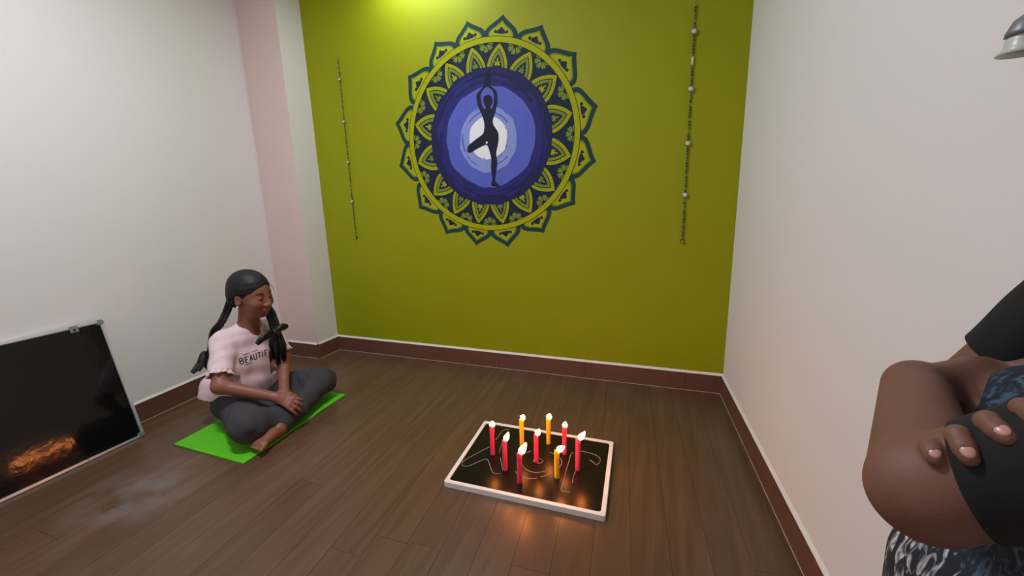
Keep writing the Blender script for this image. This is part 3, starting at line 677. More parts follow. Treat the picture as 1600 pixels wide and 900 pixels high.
B.ell(hp(0.060, 0.034, -0.030), (0.022, 0.020, 0.020), 0.02, rot=HR).ell(hp(0.060, -0.034, -0.030), (0.022, 0.020, 0.020), 0.02, rot=HR)
for s in (-1, 1):
    B.ell(hp(0.094, 0.030*s, -0.002), (0.016, 0.017, 0.010), 0.012, 'sub', rot=HR)
    B.ell(hp(0.070, 0.029*s, -0.004), (0.0135, 0.016, 0.011), 0.005, rot=HR)
    B.ell(hp(0.090, 0.012*s, -0.038), (0.009, 0.008, 0.0075), 0.006, rot=HR)
    B.ell(hp(-0.002, 0.071*s, -0.018), (0.017, 0.008, 0.028), 0.006, rot=HR)
    B.ell(hp(0.002, 0.078*s, -0.012), (0.008, 0.006, 0.015), 0.004, 'sub', rot=HR)
B.cap(hp(0.082, 0, 0.004), hp(0.100, 0, -0.034), 0.0062, 0.0092, 0.014)
B.ell(hp(0.079, 0, -0.062), (0.011, 0.021, 0.010), 0.012, rot=HR)
neck = G_([-1.836, 1.390, 0.425])
B.cap(neck, hp(-0.012, 0, -0.055), 0.047, 0.043, 0.03)
for a, b, r1, r2 in (((-1.885, 1.30, 0.10), (-1.885, 1.44, 0.10), 0.082, 0.082), ((-1.875, 1.345, 0.17), (-1.875, 1.405, 0.17), 0.078, 0.078), ((-1.86, 1.335, 0.30), (-1.85, 1.44, 0.30), 0.073, 0.073), ((-1.858, 1.295, 0.380), (-1.838, 1.487, 0.378), 0.046, 0.046)):
    B.cap(a, b, r1, r2, 0.05)
B.chain([Rsh, Rel, Rwr], [0.041, 0.031, 0.021], 0.02); B.chain([Lsh, Lel, Lwr], [0.041, 0.031, 0.021], 0.02)
def hand(B, wr, palm_end, fdir, side, curl, sp, k=0.004, sc=1.0, drop=G_([0, 0, -1]), thumb=1):
    """palm from the wrist to the knuckles, four unequal bent fingers and a thumb leaving the side of the palm"""
    wr, pe = G_(wr), G_(palm_end); d = (pe-wr)/np.linalg.norm(pe-wr); sd = G_(side)/np.linalg.norm(side)
    B.cap(wr, wr+(pe-wr)*0.35, 0.019*sc, 0.019*sc, 0.015)
    for t in (-1, -0.33, 0.33, 1): B.cap(wr+(pe-wr)*0.3+sd*t*0.010*sc, pe+sd*t*0.021*sc, 0.013*sc, 0.0105*sc, 0.008)
    tips = []
    for i, (t, ln) in enumerate(((-1.15, 0.052), (-0.4, 0.060), (0.38, 0.057), (1.1, 0.044))):
        a = pe+sd*t*0.0205*sc; f = G_(fdir); f = f/np.linalg.norm(f)+sd*t*sp; f = f/np.linalg.norm(f)
        b = a+f*ln*0.45*sc; f2 = f*math.cos(curl)+drop*math.sin(curl); c = b+f2*ln*0.32*sc; f3 = f*math.cos(1.7*curl)+drop*math.sin(1.7*curl); e = c+f3*ln*0.26*sc
        B.chain([a, b, c, e], [0.0084*sc, 0.0077*sc, 0.0071*sc, 0.0060*sc], k); tips.append((c, e))
    a = wr+(pe-wr)*0.35-sd*thumb*0.016*sc; b = a-sd*thumb*0.018*sc+d*0.018*sc+drop*0.006; c = b+d*0.026*sc-sd*thumb*0.003*sc+drop*0.008
    B.chain([a, b, c], [0.0115*sc, 0.010*sc, 0.0078*sc], 0.007)
    return tips
def nrm(v): v = G_(v); return v/np.linalg.norm(v)
n1 = nrm((0.60, -0.45, 0.62)); f1 = nrm((0.60, 0.42, -0.55)); f1 = nrm(f1-n1*(f1@n1))
RH = hand(B, Rwr, Rwr+nrm(f1*0.9+n1*0.12)*0.066, f1, np.cross(n1, f1), 0.50, 0.20, drop=-n1, thumb=-1, k=0.002)
n2 = nrm((0.62, -0.25, 0.72)); f2_ = nrm((0.48, -0.62, -0.45)); f2_ = nrm(f2_-n2*(f2_@n2))
LH = hand(B, Lwr, (-1.588, 1.322, 0.124), f2_, np.cross(n2, f2_), 0.35, 0.17, drop=-n2, thumb=1, k=0.002)
# legs inside the trousers, feet outside
Rhip, Rkn, Ran = G_([-1.880, 1.300, 0.090]), G_([-1.602, 1.138, 0.100]), G_([-1.590, 1.400, 0.048])
Lhip, Lkn, Lan = G_([-1.875, 1.445, 0.090]), G_([-1.640, 1.595, 0.098]), G_([-1.546, 1.240, 0.048])
B.chain([Rhip, Rkn], [0.062, 0.045], 0.03).chain([Rkn, Ran], [0.042, 0.026], 0.02).chain([Lhip, Lkn], [0.062, 0.045], 0.03).chain([Lkn, Lan], [0.042, 0.026], 0.02)
B.ell(Lan+G_([0.002, 0.004, -0.012]), (0.022, 0.028, 0.022), 0.012)
# left foot: heel to toes towards the camera
toeL = G_([-1.524, 1.095, 0.036]); fd = (toeL-Lan); fd /= np.linalg.norm(fd); fs_ = G_([fd[1], -fd[0], 0])
B.cap(Lan+G_([0, -0.01, -0.012]), Lan+fd*0.085+G_([0, 0, -0.004]), 0.024, 0.021, 0.02)
for t in (-0.9, 0, 0.9): B.cap(Lan+fd*0.045+fs_*t*0.009, Lan+fd*0.118+fs_*t*0.017+G_([0, 0, 0.000]), 0.018, 0.0145, 0.012)
for i, (t, ln) in enumerate(((-1.35, 0.024), (-0.62, 0.023), (0.0, 0.020), (0.58, 0.017), (1.1, 0.014))):
    a = Lan+fd*0.116+fs_*t*0.0195; B.cap(a, a+fd*ln*1.25+fs_*t*0.003+G_([0, 0, -0.004]), 0.0098 if i == 0 else 0.0072, 0.0088 if i == 0 else 0.0060, 0.002)
# right foot tucked under the left shin
B.chain([Ran, Ran+G_([-0.02, 0.07, -0.012]), Ran+G_([-0.03, 0.125, -0.02])], [0.026, 0.022, 0.014], 0.02)
body = keep(B.mesh('body', M['skin']), girl)
# face details
def on(name, pts, r, m, n=6, parent=girl): o = tube(name, [Vector(p) for p in pts], r, m, None, n); return keep(o, parent)
for s in (-1, 1):
    on('eyebrow', [hp(0.0835, 0.012*s, 0.0155), hp(0.0825, 0.023*s, 0.0200), hp(0.0760, 0.036*s, 0.0195), hp(0.0675, 0.046*s, 0.013)], [0.0024, 0.0034, 0.0030, 0.0014], M['brow'])
    on('eyelash_line', [hp(0.0805, 0.0150*s, -0.0055), hp(0.0836, 0.022*s, -0.0078), hp(0.0828, 0.031*s, -0.0088), hp(0.0740, 0.0435*s, -0.005)], [0.0014, 0.0030, 0.0032, 0.0016], M['eye'])
on('upper_lip', [hp(0.0800, 0.024, -0.061), hp(0.0880, 0.010, -0.0580), hp(0.0893, 0, -0.059), hp(0.0880, -0.010, -0.0580), hp(0.0800, -0.024, -0.061)], [0.0010, 0.0027, 0.0025, 0.0027, 0.0010], M['lips'])
on('lower_lip', [hp(0.0800, 0.023, -0.0635), hp(0.0872, 0.010, -0.0660), hp(0.0882, 0, -0.0668), hp(0.0872, -0.010, -0.0660), hp(0.0800, -0.023, -0.0635)], [0.0010, 0.0031, 0.0034, 0.0031, 0.0010], M['lips'])
keep(ball('earring', hp(0.003, 0.080, -0.044), 0.0045, M['pearl']), girl)
# shirt
S_ = Body((-2.03, 1.06, 0.03), (-1.62, 1.66, 0.50), 0.004)
for a, b, r1, r2 in (((-1.888, 1.31, 0.155), (-1.875, 1.43, 0.155), 0.095, 0.095), ((-1.878, 1.335, 0.21), (-1.866, 1.415, 0.21), 0.090, 0.090), ((-1.860, 1.325, 0.30), (-1.848, 1.445, 0.30), 0.083, 0.083), ((-1.860, 1.300, 0.378), (-1.842, 1.482, 0.376), 0.055, 0.055), ((-1.858, 1.29, 0.392), (-1.846, 1.37, 0.425), 0.042, 0.040), ((-1.846, 1.40, 0.425), (-1.842, 1.49, 0.390), 0.040, 0.042)):
    S_.cap(a, b, r1, r2, 0.05)
S_.cap((-1.935, 1.245, 0.19), (-1.950, 1.225, 0.115), 0.05, 0.046, 0.03)
S_.cut((-1.9, 1.37, 0.105), (-0.25, -0.15, -1))
rs2 = Rsh+(Rel-Rsh)*0.70; ls2 = Lsh+(Lel-Lsh)*0.70
S_.cap(Rsh, rs2+(Rel-Rsh)*0.2, 0.043, 0.048, 0.03); S_.cap(Lsh, ls2+(Lel-Lsh)*0.2, 0.043, 0.048, 0.03)
for p, d, c in ((rs2, Rel-Rsh, Rel), (ls2, Lel-Lsh, Lel)):
    m_ = 0.075; S_.cut(p, d, lo=p-m_+G_([0, 0, -0.02]), hi=p+m_)
S_.ell(neck+G_([0.026, 0.002, 0.058]), (0.066, 0.062, 0.058), 0.004, 'sub')
S_.warp(lambda X, Y, Z: 0.0016*np.sin(55*X+38*Z+4*np.sin(22*Y))*np.cos(31*Y+14*Z)+0.0012*np.sin(90*Z+30*Y+3*np.sin(40*X)))
shirt = keep(S_.mesh('shirt', M['shirt']), girl)
# fine ribbing of the cloth (colour and relief only)
def ribbed(m):
    nt = m.node_tree; b = nt.nodes['Principled BSDF']; geo = nt.nodes.new('ShaderNodeNewGeometry'); wv = nt.nodes.new('ShaderNodeTexWave'); wv.bands_direction = 'Z'
    wv.inputs['Scale'].default_value = 80; wv.inputs['Distortion'].default_value = 1.2; nt.links.new(geo.outputs['Position'], wv.inputs['Vector'])
    bp = nt.nodes.new('ShaderNodeBump'); bp.inputs['Strength'].default_value = 0.18; bp.inputs['Distance'].default_value = 0.003
    nt.links.new(wv.outputs['Fac'], bp.inputs['Height']); nt.links.new(bp.outputs[0], b.inputs['Normal'])
ribbed(M['shirt'])
def frill(p, d, r, nm='sleeve_frill', amp=0.006, ln=0.020):
    d = Vector(d).normalized(); a = d.orthogonal().normalized(); b = d.cross(a); vs = []; fs = []; n = 64
    for j in range(4):
        for i in range(n):
            t = 2*PI*i/n; rr = r+amp*(j/3)*math.sin(11*t+0.8*math.sin(3*t))+0.004*j/3
            vs.append(Vector(p)+d*(ln*(j/3)-0.004+0.003*(j/3)*math.sin(7*t))+(a*math.cos(t)+b*math.sin(t))*rr)
    for j in range(3):
        for i in range(n): fs.append((j*n+i, j*n+(i+1) % n, (j+1)*n+(i+1) % n, (j+1)*n+i))
    o = pyd(nm, vs, fs, M['shirt'], None, True); o.modifiers.new('t', 'SOLIDIFY').thickness = 0.0015
    return keep(o, girl)
frill(rs2, Rel-Rsh, 0.046); frill(ls2, Lel-Lsh, 0.046)
# printed word and bars, laid on the cloth
from mathutils.bvhtree import BVHTree
bv = BVHTree.FromPolygons([v.co[:] for v in shirt.data.vertices], [p.vertices[:] for p in shirt.data.polygons])
GL = {'B': [[(0, 0), (0, 1)], [(0, 1), (.45, 1), (.55, .78), (.42, .55), (0, .52)], [(.42, .52), (.6, .28), (.48, 0), (0, 0)]], 'E': [[(.52, 0), (0, 0), (0, 1), (.52, 1)], [(0, .52), (.42, .52)]],
      'A': [[(0, 0), (.3, 1), (.6, 0)], [(.12, .35), (.48, .35)]], 'U': [[(0, 1), (0, .2), (.14, 0), (.42, 0), (.56, .2), (.56, 1)]], 'T': [[(0, 1), (.6, 1)], [(.3, 1), (.3, 0)]],
      'I': [[(0.08, 0), (0.08, 1)]], 'F': [[(0, 0), (0, 1), (.52, 1)], [(0, .52), (.42, .52)]], 'L': [[(0, 1), (0, 0), (.48, 0)]]}
def print_stroke(vs, fs, pts, w):
    q = []
    for p, r in zip(pts, pts[1:]):
        n = max(2, int(math.hypot(r[0]-p[0], r[1]-p[1])/0.003)+1)
        q += [(p[0]+(r[0]-p[0])*t, p[1]+(r[1]-p[1])*t) for t in np.linspace(0, 1, n)]
    base = len(vs); cnt = 0; cells = []
    for i, p in enumerate(q):
        a = q[max(i-1, 0)]; b = q[min(i+1, len(q)-1)]; dx, dz = b[0]-a[0], b[1]-a[1]; l = math.hypot(dx, dz) or 1
        for sgn in (-1, 1):
            y, z = p[0]-sgn*dz/l*w/2, p[1]+sgn*dx/l*w/2
            hit = bv.ray_cast(Vector((-1.5, y, z)), Vector((-1, 0, 0)))
            vs.append((hit[0]+hit[1]*0.0012) if hit[0] is not None else Vector((-1.76, y, z)))
    for i in range(len(q)-1): k = base+2*i; fs.append((k, k+1, k+3, k+2))
def print_part(name, strokes, w):
    vs, fs = [], []
    for s in strokes: print_stroke(vs, fs, s, w)
    return keep(pyd(name, vs, fs, M['print']), girl)
ty0, tz0, th_, tw_ = 1.287, 0.2950, 0.026, 0.0196
xx = ty0
for ch in 'BEAUTIFUL':
    print_part('printed_letter', [[(xx+a*0.026*0.85, tz0+b*th_-0.0*(xx-ty0)) for a, b in s] for s in GL[ch]], 0.0040)
    xx += 0.0125 if ch == 'I' else tw_+0.0005
print_part('printed_bar', [[(1.300, 0.334), (1.330, 0.334)]], 0.0024); print_part('printed_bar', [[(1.300, 0.286), (1.335, 0.286)]], 0.0024); print_part('printed_bar', [[(1.345, 0.334), (1.372, 0.334)]], 0.0018)
# trousers
T_ = Body((-2.04, 1.0, 0.0), (-1.48, 1.72, 0.26), 0.004)
T_.cap((-1.888, 1.30, 0.100), (-1.880, 1.445, 0.100), 0.092, 0.092, 0.04)
T_.cap(Rhip, Rkn, 0.082, 0.064, 0.04); T_.cap(Lhip, Lkn, 0.082, 0.062, 0.04)
T_.cap(Rkn, Rkn+(Ran-Rkn)*0.8, 0.062, 0.044, 0.03); T_.cap(Lkn, Lkn+(Lan-Lkn)*0.93, 0.060, 0.038, 0.03)
T_.cap((-1.70, 1.25, 0.06), (-1.70, 1.45, 0.06), 0.055, 0.055, 0.04)
T_.cut((0, 0, 0.0105), (0, 0, -1)); T_.cut((-1.9, 1.37, 0.165), (0.12, 0, 1), lo=(-2.04, 1.2, 0.14), hi=(-1.80, 1.6, 0.26))
T_.warp(lambda X, Y, Z: 0.0034*np.sin(42*X+60*Z+3*np.sin(25*Y))*np.sin(26*Y+20*X)+0.0022*np.sin(75*(X+0.7*Y)+60*Z+2*np.sin(30*X))*np.sin(18*Y))
T_.cut((0, 0, 0.0105), (0, 0, -1))
keep(T_.mesh('trousers', M['trouser']), girl)
# hair
Hh = Body((-1.93, 1.26, 0.50), (-1.66, 1.52, 0.73), 0.003)
Hh.ell(hp(-0.014, 0, 0.028), (0.096, 0.078, 0.086), 0.0, rot=HR)
Hh.ell(hp(-0.055, 0, -0.02), (0.045, 0.066, 0.055), 0.03, rot=HR)
Hh.ell(hp(0.090, 0, -0.040), (0.070, 0.060, 0.088), 0.010, 'sub', rot=HR)          # opening for the face
Hh.ell(hp(0.062, 0.062, -0.060), (0.050, 0.040, 0.060), 0.008, 'sub', rot=HR).ell(hp(0.062, -0.062, -0.060), (0.050, 0.040, 0.060), 0.008, 'sub', rot=HR)
Hh.ell(hp(0.0, 0.078, -0.034), (0.022, 0.022, 0.028), 0.006, 'sub', rot=HR).ell(hp(0.0, -0.078, -0.034), (0.022, 0.022, 0.028), 0.006, 'sub', rot=HR)
Hh.cap(hp(0.080, 0, 0.086), hp(-0.03, 0, 0.121), 0.005, 0.004, 0.006, 'sub')        # parting
Hh.warp(lambda X, Y, Z: 0.0004*np.sin(300*(Z-0.6)+90*X+4*np.sin(40*Y)))
keep(Hh.mesh('hair', M['hair']), girl)
on('loose_strand', smooth_curve([hp(0.056, -0.034, 0.066), hp(0.077, -0.040, 0.044), hp(0.083, -0.048, 0.016), hp(0.081, -0.054, -0.010)], 5), [0.0011-0.00004*k for k in range(16)], M['hair'], 5)
def braid(name, pts, r0, r1, step=0.013):
    C = smooth_curve([G_(p) for p in pts], 24); L = [0]
    for p, q in zip(C, C[1:]): L.append(L[-1]+np.linalg.norm(G_(q)-G_(p)))
    bm = bmesh.new(); n = int(L[-1]/step); tot = L[-1]
    for i in range(n+1):
        s = tot*i/n; k = min(int(np.searchsorted(L, s)), len(C)-2); p = G_(C[k]); d = G_(C[k+1])-G_(C[max(k-1, 0)]); d = d/np.linalg.norm(d)
        view = G_([0.6, -0.75, 0.2]); sd = np.cross(d, view); sd /= np.linalg.norm(sd); fr = np.cross(sd, d); r = r0+(r1-r0)*i/n
        for sg in ((-1, 1) if True else (1,)):
            dd = d*0.80+sd*sg*-0.60; dd /= np.linalg.norm(dd); ss = np.cross(dd, fr); ss /= np.linalg.norm(ss); f2 = np.cross(ss, dd)
            m4 = Matrix([[dd[0]*r*1.25, ss[0]*r*0.72, f2[0]*r*0.85, p[0]+sd[0]*sg*r*0.5+d[0]*(0.5*step if sg > 0 else 0)], [dd[1]*r*1.25, ss[1]*r*0.72, f2[1]*r*0.85, p[1]+sd[1]*sg*r*0.5+d[1]*(0.5*step if sg > 0 else 0)], [dd[2]*r*1.25, ss[2]*r*0.72, f2[2]*r*0.85, p[2]+sd[2]*sg*r*0.5+d[2]*(0.5*step if sg > 0 else 0)], [0, 0, 0, 1]])
            bmesh.ops.create_uvsphere(bm, u_segments=10, v_segments=7, radius=1, matrix=m4)
    return keep(bmo(name, bm, M['hair'], None, True), girl)
lb_ = [hp(-0.030, -0.066, -0.035), atx(420, 486, -1.775), atx(426, 499, -1.752), atx(430, 513, -1.738)]
braid('braid', lb_, 0.0165, 0.0165)
rb_ = [hp(-0.050, 0.066, -0.030), G_([-1.865, 1.318, 0.525]), G_([-1.885, 1.296, 0.475]), G_([-1.945, 1.300, 0.430]), G_([-1.978, 1.300, 0.360]), G_([-1.985, 1.285, 0.300])]
braid('braid', rb_, 0.0125, 0.0105)
def tuft(name, a, b, r, seed):
    a, b = G_(a), G_(b); bm = bmesh.new(); r_ = random.Random(seed)
    for k in range(26):
        o1 = G_([r_.uniform(-1, 1), r_.uniform(-1, 1), r_.uniform(-.3, .3)])*r; m_ = a+(b-a)*0.5+o1*1.0; e_ = b+o1*0.9+(b-a)*r_.uniform(-.2, .12)
        tube_bm(bm, [a+o1*0.3, m_, e_], [r*0.35, r*0.36, r*0.06], 6)
    return keep(bmo(name, bm, M['hair'], None, True), girl)
tuft('braid_tuft', atx(430, 511, -1.738), atx(438, 566, -1.724), 0.024, 1)
tuft('braid_tuft', (-1.985, 1.285, 0.300), (-1.980, 1.275, 0.245), 0.010, 2)
def strip(name, pts, w, nrm, m):
    P = smooth_curve([G_(p) for p in pts], 8); vs = []; fs = []; nrm = G_(nrm)
    for i, p in enumerate(P):
        d = G_(P[min(i+1, len(P)-1)])-G_(P[max(i-1, 0)]); d = d/np.linalg.norm(d); s = np.cross(d, nrm); s /= np.linalg.norm(s); t = i/(len(P)-1)
        ww = w*(0.45+0.9*math.sin(PI*min(1, 0.12+t*0.78))); vs += [G_(p)+s*ww/2, G_(p)-s*ww/2]
    for i in range(len(P)-1): fs.append((2*i, 2*i+1, 2*i+3, 2*i+2))
    o = pyd(name, vs, fs, m, None, True); o.modifiers.new('t', 'SOLIDIFY').thickness = 0.0022; return keep(o, girl)
cb = atx(429, 519, -1.714)
strip('ribbon_bow', [cb, atx(421, 522, -1.708), atx(411, 528, -1.710), atx(401, 538, -1.722)], 0.024, (0.7, -0.6, 0.3), M['ribbon'])
strip('ribbon_bow', [cb, atx(420, 518, -1.700), atx(409, 527, -1.704), atx(408, 532, -1.706), atx(420, 526, -1.704), cb], 0.013, (0.7, -0.6, 0.3), M['ribbon'])
strip('ribbon_bow', [cb, atx(435, 513, -1.702), atx(441, 509, -1.700), atx(447, 510, -1.700), atx(441, 514, -1.702), cb], 0.016, (0.7, -0.6, 0.3), M['ribbon'])
keep(ball('ribbon_knot', cb, 0.011, M['ribbon'], scale=(1, 1, 1.2)), girl)
kb = G_([-1.985, 1.282, 0.298])
strip('ribbon_tail', [kb, atx(320, 553, -1.985), atx(313, 568, -1.99), atx(300, 583, -1.995)], 0.024, (0.7, -0.6, 0.2), M['ribbon'])
strip('ribbon_tail', [kb, atx(319, 556, -1.980), atx(315, 570, -1.980), atx(310, 580, -1.982)], 0.018, (0.7, -0.6, 0.2), M['ribbon'])
strip('ribbon_tail', [kb, atx(324, 562, -1.975), atx(323, 570, -1.975), atx(326, 576, -1.972)], 0.020, (0.7, -0.6, 0.2), M['ribbon'])

# ------------------------------------------------------------------ person at the right edge, standing with folded arms
M['skin2'] = mat('dark_brown_skin', srgb(112, 74, 60), 0.6, sss=0.08, noise_amt=0.10, noise_scale=22, bump=0.05, bump_scale=240)
M['black_cloth'] = mat('black_knit', srgb(16, 16, 18), 0.9, noise_amt=0.2, noise_scale=90)
def pattern(name, c1, c2, c3, sc):
    m = bpy.data.materials.new(name); m.use_nodes = True; nt = m.node_tree; b = nt.nodes['Principled BSDF']; N = nt.nodes.new; L = nt.links.new
    geo = N('ShaderNodeNewGeometry'); mp = N('ShaderNodeMapping'); mp.inputs['Scale'].default_value = sc; mp.inputs['Rotation'].default_value = (0.5, 0.25, 0.3); L(geo.outputs['Position'], mp.inputs['Vector'])
    n = N('ShaderNodeTexNoise'); n.inputs['Scale'].default_value = 1; n.inputs['Detail'].default_value = 3; n.inputs['Distortion'].default_value = 1.2; L(mp.outputs[0], n.inputs['Vector'])
    cr = N('ShaderNodeValToRGB'); e = cr.color_ramp.elements; e[0].position = 0.40; e[0].color = (*c1, 1); e[1].position = 0.66; e[1].color = (*c3, 1); k = e.new(0.52); k.color = (*c2, 1); L(n.outputs['Fac'], cr.inputs[0])
    L(cr.outputs[0], b.inputs['Base Color']); b.inputs['Roughness'].default_value = 0.85; return m
M['blue_print'] = pattern('blue_leaf_print', srgb(15, 21, 33), srgb(20, 34, 52), srgb(62, 82, 100), (130, 130, 70))
M['leaf_print'] = pattern('navy_white_print', srgb(20, 24, 36), srgb(28, 34, 46), srgb(200, 196, 196), (90, 90, 30))
man = empty('person', (0.355, 0.385, 0.0), 'person at the right edge standing with folded arms, black sleeves and patterned trousers', 'person')
E_, W_ = atd(1450, 765, 0.285), atd(1428, 606, 0.40)
NS = G_([0.310, 0.240, 0.950]); FS = G_([0.366, 0.518, 0.917]); FE = G_([0.296, 0.584, 0.740]); FW = G_([0.232, 0.418, 0.762])
P_ = Body((0.08, 0.14, 0.0), (0.46, 0.66, 1.28), 0.002)
P_.chain([NS, E_], [0.034, 0.0330], 0.004); P_.chain([E_, W_], [0.0335, 0.0245], 0.004)
P_.chain([FS, FE], [0.030, 0.026], 0.02); P_.chain([FE, FW], [0.029, 0.020], 0.02)
# near hand laid across to the far upper arm
ht = G_([0.302, 0.534, 0.801])
for t in (-1, 0, 1): P_.cap(W_+G_([0, 0, 0.008*t]), W_+(ht-W_)*0.8+G_([0.0, 0, 0.016*t]), 0.013, 0.012, 0.012)
for t, ln in ((1.2, 0.04), (0.4, 0.048), (-0.4, 0.045), (-1.2, 0.035)):
    a = W_+(ht-W_)*0.85+G_([0, 0, 0.017*t]); P_.chain([a, a+G_([0.03, 0.012, 0.0]), a+G_([0.052, 0.034, 0.0])], [0.009, 0.008, 0.007], 0.004)
# far hand hooked over the near upper arm: palm behind it, four bent fingers down the outside
KN = [((1455, 698), (1462, 717)), ((1497, 680), (1514, 715)), ((1544, 659), (1573, 684)), ((1600, 638), (1634, 662))]
palm = G_([0.252, 0.392, 0.790])
P_.cap(FW, palm, 0.018, 0.017, 0.015)
NAILS = []
for i, (kp, tp) in enumerate(KN):
    kd = (0.268, 0.256, 0.249, 0.241)[i]; td = (0.260, 0.245, 0.236, 0.226)[i]; r = (0.0053, 0.0056, 0.0057, 0.0054)[i]
    k_ = atd(*kp, kd); t_ = atd(*tp, td); root = atd(kp[0]+6, kp[1]+34, kd+0.062)
    P_.cap(palm, root, 0.011, 0.007, 0.008)
    mid = k_*0.42+t_*0.58+(CAM-k_)*0.004
    P_.chain([root, k_, mid, t_], [r*1.10, r*1.08, r*1.02, r*0.90], 0.002); NAILS.append((k_, mid, t_, r))
# torso, neck, head, legs, feet
for a, b, r in (((0.330, 0.32, 0.66), (0.330, 0.43, 0.66), 0.068), ((0.335, 0.33, 0.78), (0.335, 0.46, 0.78), 0.062), ((0.372, 0.28, 0.90), (0.372, 0.42, 0.90), 0.050)): P_.cap(a, b, r, r, 0.05)
P_.cap((0.365, 0.38, 0.95), (0.352, 0.385, 1.06), 0.040, 0.036, 0.02)
P_.ell((0.345, 0.385, 1.165), (0.085, 0.070, 0.095), 0.01).ell((0.315, 0.387, 1.12), (0.05, 0.052, 0.062), 0.02).cap((0.268, 0.389, 1.155), (0.250, 0.390, 1.125), 0.006, 0.010, 0.012)
for s in (-1, 1):
    P_.ell((0.262, 0.389+0.030*s, 1.158), (0.014, 0.016, 0.010), 0.010, 'sub'); P_.ell((0.283, 0.389+0.030*s, 1.156), (0.012, 0.015, 0.011), 0.005); P_.ell((0.350, 0.385+0.071*s, 1.14), (0.016, 0.008, 0.026), 0.006)
for y in (0.325, 0.46):
    P_.chain([(0.325, y, 0.62), (0.325, y, 0.34), (0.340, y, 0.06)], [0.062, 0.042, 0.028], 0.03); P_.chain([(0.345, y, 0.028), (0.27, y-0.006, 0.020), (0.225, y-0.008, 0.016)], [0.026, 0.022, 0.014], 0.02)
P_.cut((0, 0, 0.003), (0, 0, -1))
keep(P_.mesh('body', M['skin2']), man)
for k_, mid, t_, r in NAILS:
    d = (t_-mid)/np.linalg.norm(t_-mid); out = (CAM-t_)/np.linalg.norm(CAM-t_)+G_([0, 0, 0.55]); out = out-d*(out@d); out /= np.linalg.norm(out); sd = np.cross(d, out)
    rot = Matrix(((d[0], sd[0], out[0]), (d[1], sd[1], out[1]), (d[2], sd[2], out[2])))
    c = t_-d*0.0022+out*r*0.74
    keep(ball('finger_nail', Vector(c), 1, M['nail'], None, 14, (r*0.80, r*0.62, r*0.32), rot), man)
# top with black sleeves and a blue printed front
C_ = Body((0.10, 0.10, 0.55), (0.46, 0.66, 1.04), 0.003)
for a, b, r in (((0.330, 0.32, 0.66), (0.330, 0.43, 0.66), 0.077), ((0.335, 0.33, 0.78), (0.335, 0.46, 0.78), 0.073), ((0.372, 0.28, 0.90), (0.372, 0.42, 0.90), 0.060)): C_.cap(a, b, r, r, 0.05)
C_.cut((0, 0, 0.63), (0, 0, -1)); C_.ell((0.350, 0.382, 1.0), (0.06, 0.06, 0.045), 0.005, 'sub')
C_.warp(lambda X, Y, Z: 0.0016*np.sin(50*Y+30*Z+3*np.sin(20*X))*np.sin(40*Z))
keep(C_.mesh('printed_top', M['blue_print']), man)
def sleeve(a, b, t, r0, r1, tl):
    a, b = Vector(a), Vector(b); d = (b-a); L = d.length*t; d.normalize(); up = Vector((0, 0, 1)); up = (up-d*up.dot(d)).normalized(); sd = d.cross(up)
    vs = []; fs = []; n = 48; m_ = 16
    def ringp(s_, r_, tilt_):
        return [a+d*(s_+tilt_*math.cos(2*PI*i/n)*r_)+(up*math.cos(2*PI*i/n)+sd*math.sin(2*PI*i/n))*(r_+0.0009*math.sin(90*s_+3*math.cos(2*PI*i/n)+i*0.4)*(1-s_/L*0.7)) for i in range(n)]
    rows = [ringp(-0.012, r0*0.55, 0), ringp(-0.004, r0*0.85, 0)]+[ringp(L*k/m_, r0+(r1-r0)*k/m_, tl*k/m_) for k in range(m_+1)]+[ringp(L+0.0008, r1-0.0012, tl), ringp(L-0.0005, r1-0.0024, tl), ringp(L-0.02, r1-0.003, tl)]
    for rw in rows: vs += rw
    for k in range(len(rows)-1):
        for i in range(n): fs.append((k*n+i, k*n+(i+1) % n, (k+1)*n+(i+1) % n, (k+1)*n+i))
    fs.append(tuple(range(n)))
    return keep(pyd('sleeve', vs, fs, M['black_cloth'], None, True), man)
sleeve(NS, E_, 0.875, 0.045, 0.0352, -0.22); sleeve(FS, FE, 0.50, 0.039, 0.0340, 0)
Tr = Body((0.18, 0.20, 0.0), (0.46, 0.60, 0.74), 0.004)
Tr.cap((0.325, 0.33, 0.645), (0.325, 0.43, 0.645), 0.074, 0.074, 0.04)
for y in (0.32, 0.465): Tr.chain([(0.318, y, 0.62), (0.312, y, 0.36), (0.335, y, 0.07)], [0.084, 0.078, 0.058], 0.02)
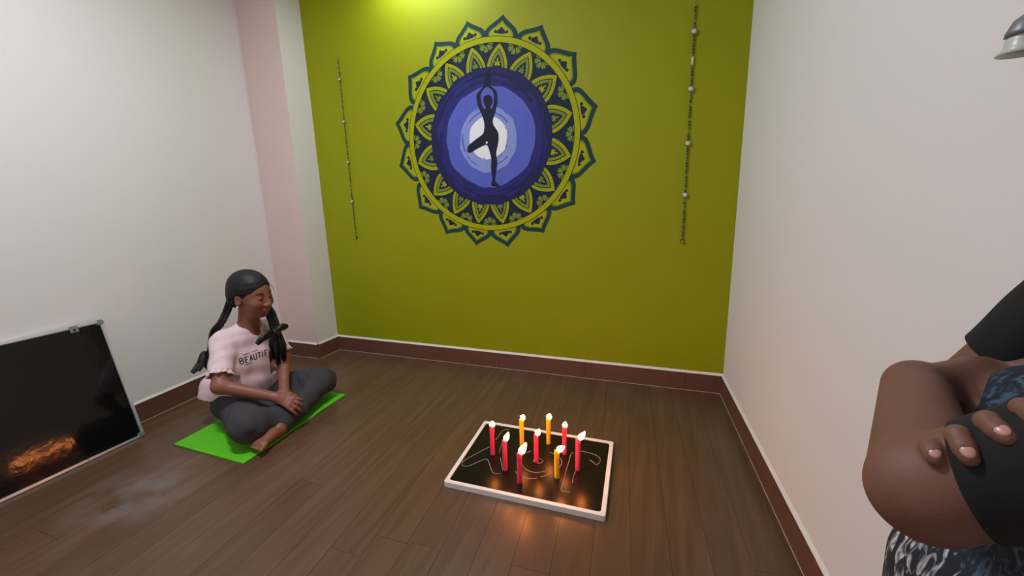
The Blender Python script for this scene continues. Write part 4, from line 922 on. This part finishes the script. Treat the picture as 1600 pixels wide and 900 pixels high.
Tr.cut((0, 0, 0.045), (0, 0, -1)); Tr.warp(lambda X, Y, Z: 0.003*np.sin(55*Y+12*Z)*np.sin(16*Z+20*X))
keep(Tr.mesh('trousers', M['leaf_print']), man)
Hr = Body((0.24, 0.29, 1.02), (0.46, 0.48, 1.28), 0.004)
Hr.ell((0.353, 0.385, 1.172), (0.088, 0.077, 0.098), 0.0).ell((0.262, 0.387, 1.12), (0.070, 0.062, 0.085), 0.01, 'sub')
for s in (-1, 1): Hr.ell((0.32, 0.386+0.075*s, 1.10), (0.05, 0.03, 0.07), 0.01, 'sub')
keep(Hr.mesh('hair', M['hair']), man)

# ------------------------------------------------------------------ small lamp on the right wall, cut by the frame
M['shade'] = mat('frosted_glass', srgb(186, 190, 178), 0.35, spec=0.5); M['capm'] = mat('grey_metal', srgb(120, 120, 122), 0.45, metal=0.3)
lc = (0.392, 0.727, 1.163); wl = XR(lc[1])
lp = empty('wall_lamp', (wl, lc[1], lc[2]), 'small unlit bell-shaped lamp high on the right wall at the frame edge', 'lamp')
rel = lambda x, y, z: Vector((x-wl, y-lc[1], z-lc[2]))
lathe('lamp_shade', [(0.007, 0.022), (0.014, 0.016), (0.017, 0.004), (0.018, -0.004), (0.0235, -0.010), (0.0225, -0.0105), (0.016, -0.004), (0.013, 0.010)], rel(*lc), M['shade'], lp, 24)
lathe('lamp_cap', [(0, 0.034), (0.006, 0.033), (0.013, 0.027), (0.0178, 0.015), (0.0185, 0.010), (0.016, 0.010)], rel(*lc), M['capm'], lp, 24)
tube('lamp_arm', [rel(lc[0], lc[1], lc[2]+0.032), rel(lc[0], lc[1], lc[2]+0.055), rel(lc[0]+0.015, lc[1], lc[2]+0.066), rel(wl, lc[1], lc[2]+0.066)], 0.004, M['capm'], lp, 8)
bm = bmesh.new(); bmesh.ops.create_cone(bm, segments=20, radius1=0.016, radius2=0.013, depth=0.008, cap_ends=True); bmesh.ops.transform(bm, matrix=Matrix.Translation((-0.004, 0, 0.066)) @ Matrix.Rotation(-PI/2, 4, 'Y'), verts=bm.verts[:])
bmo('wall_plate', bm, M['capm'], lp)
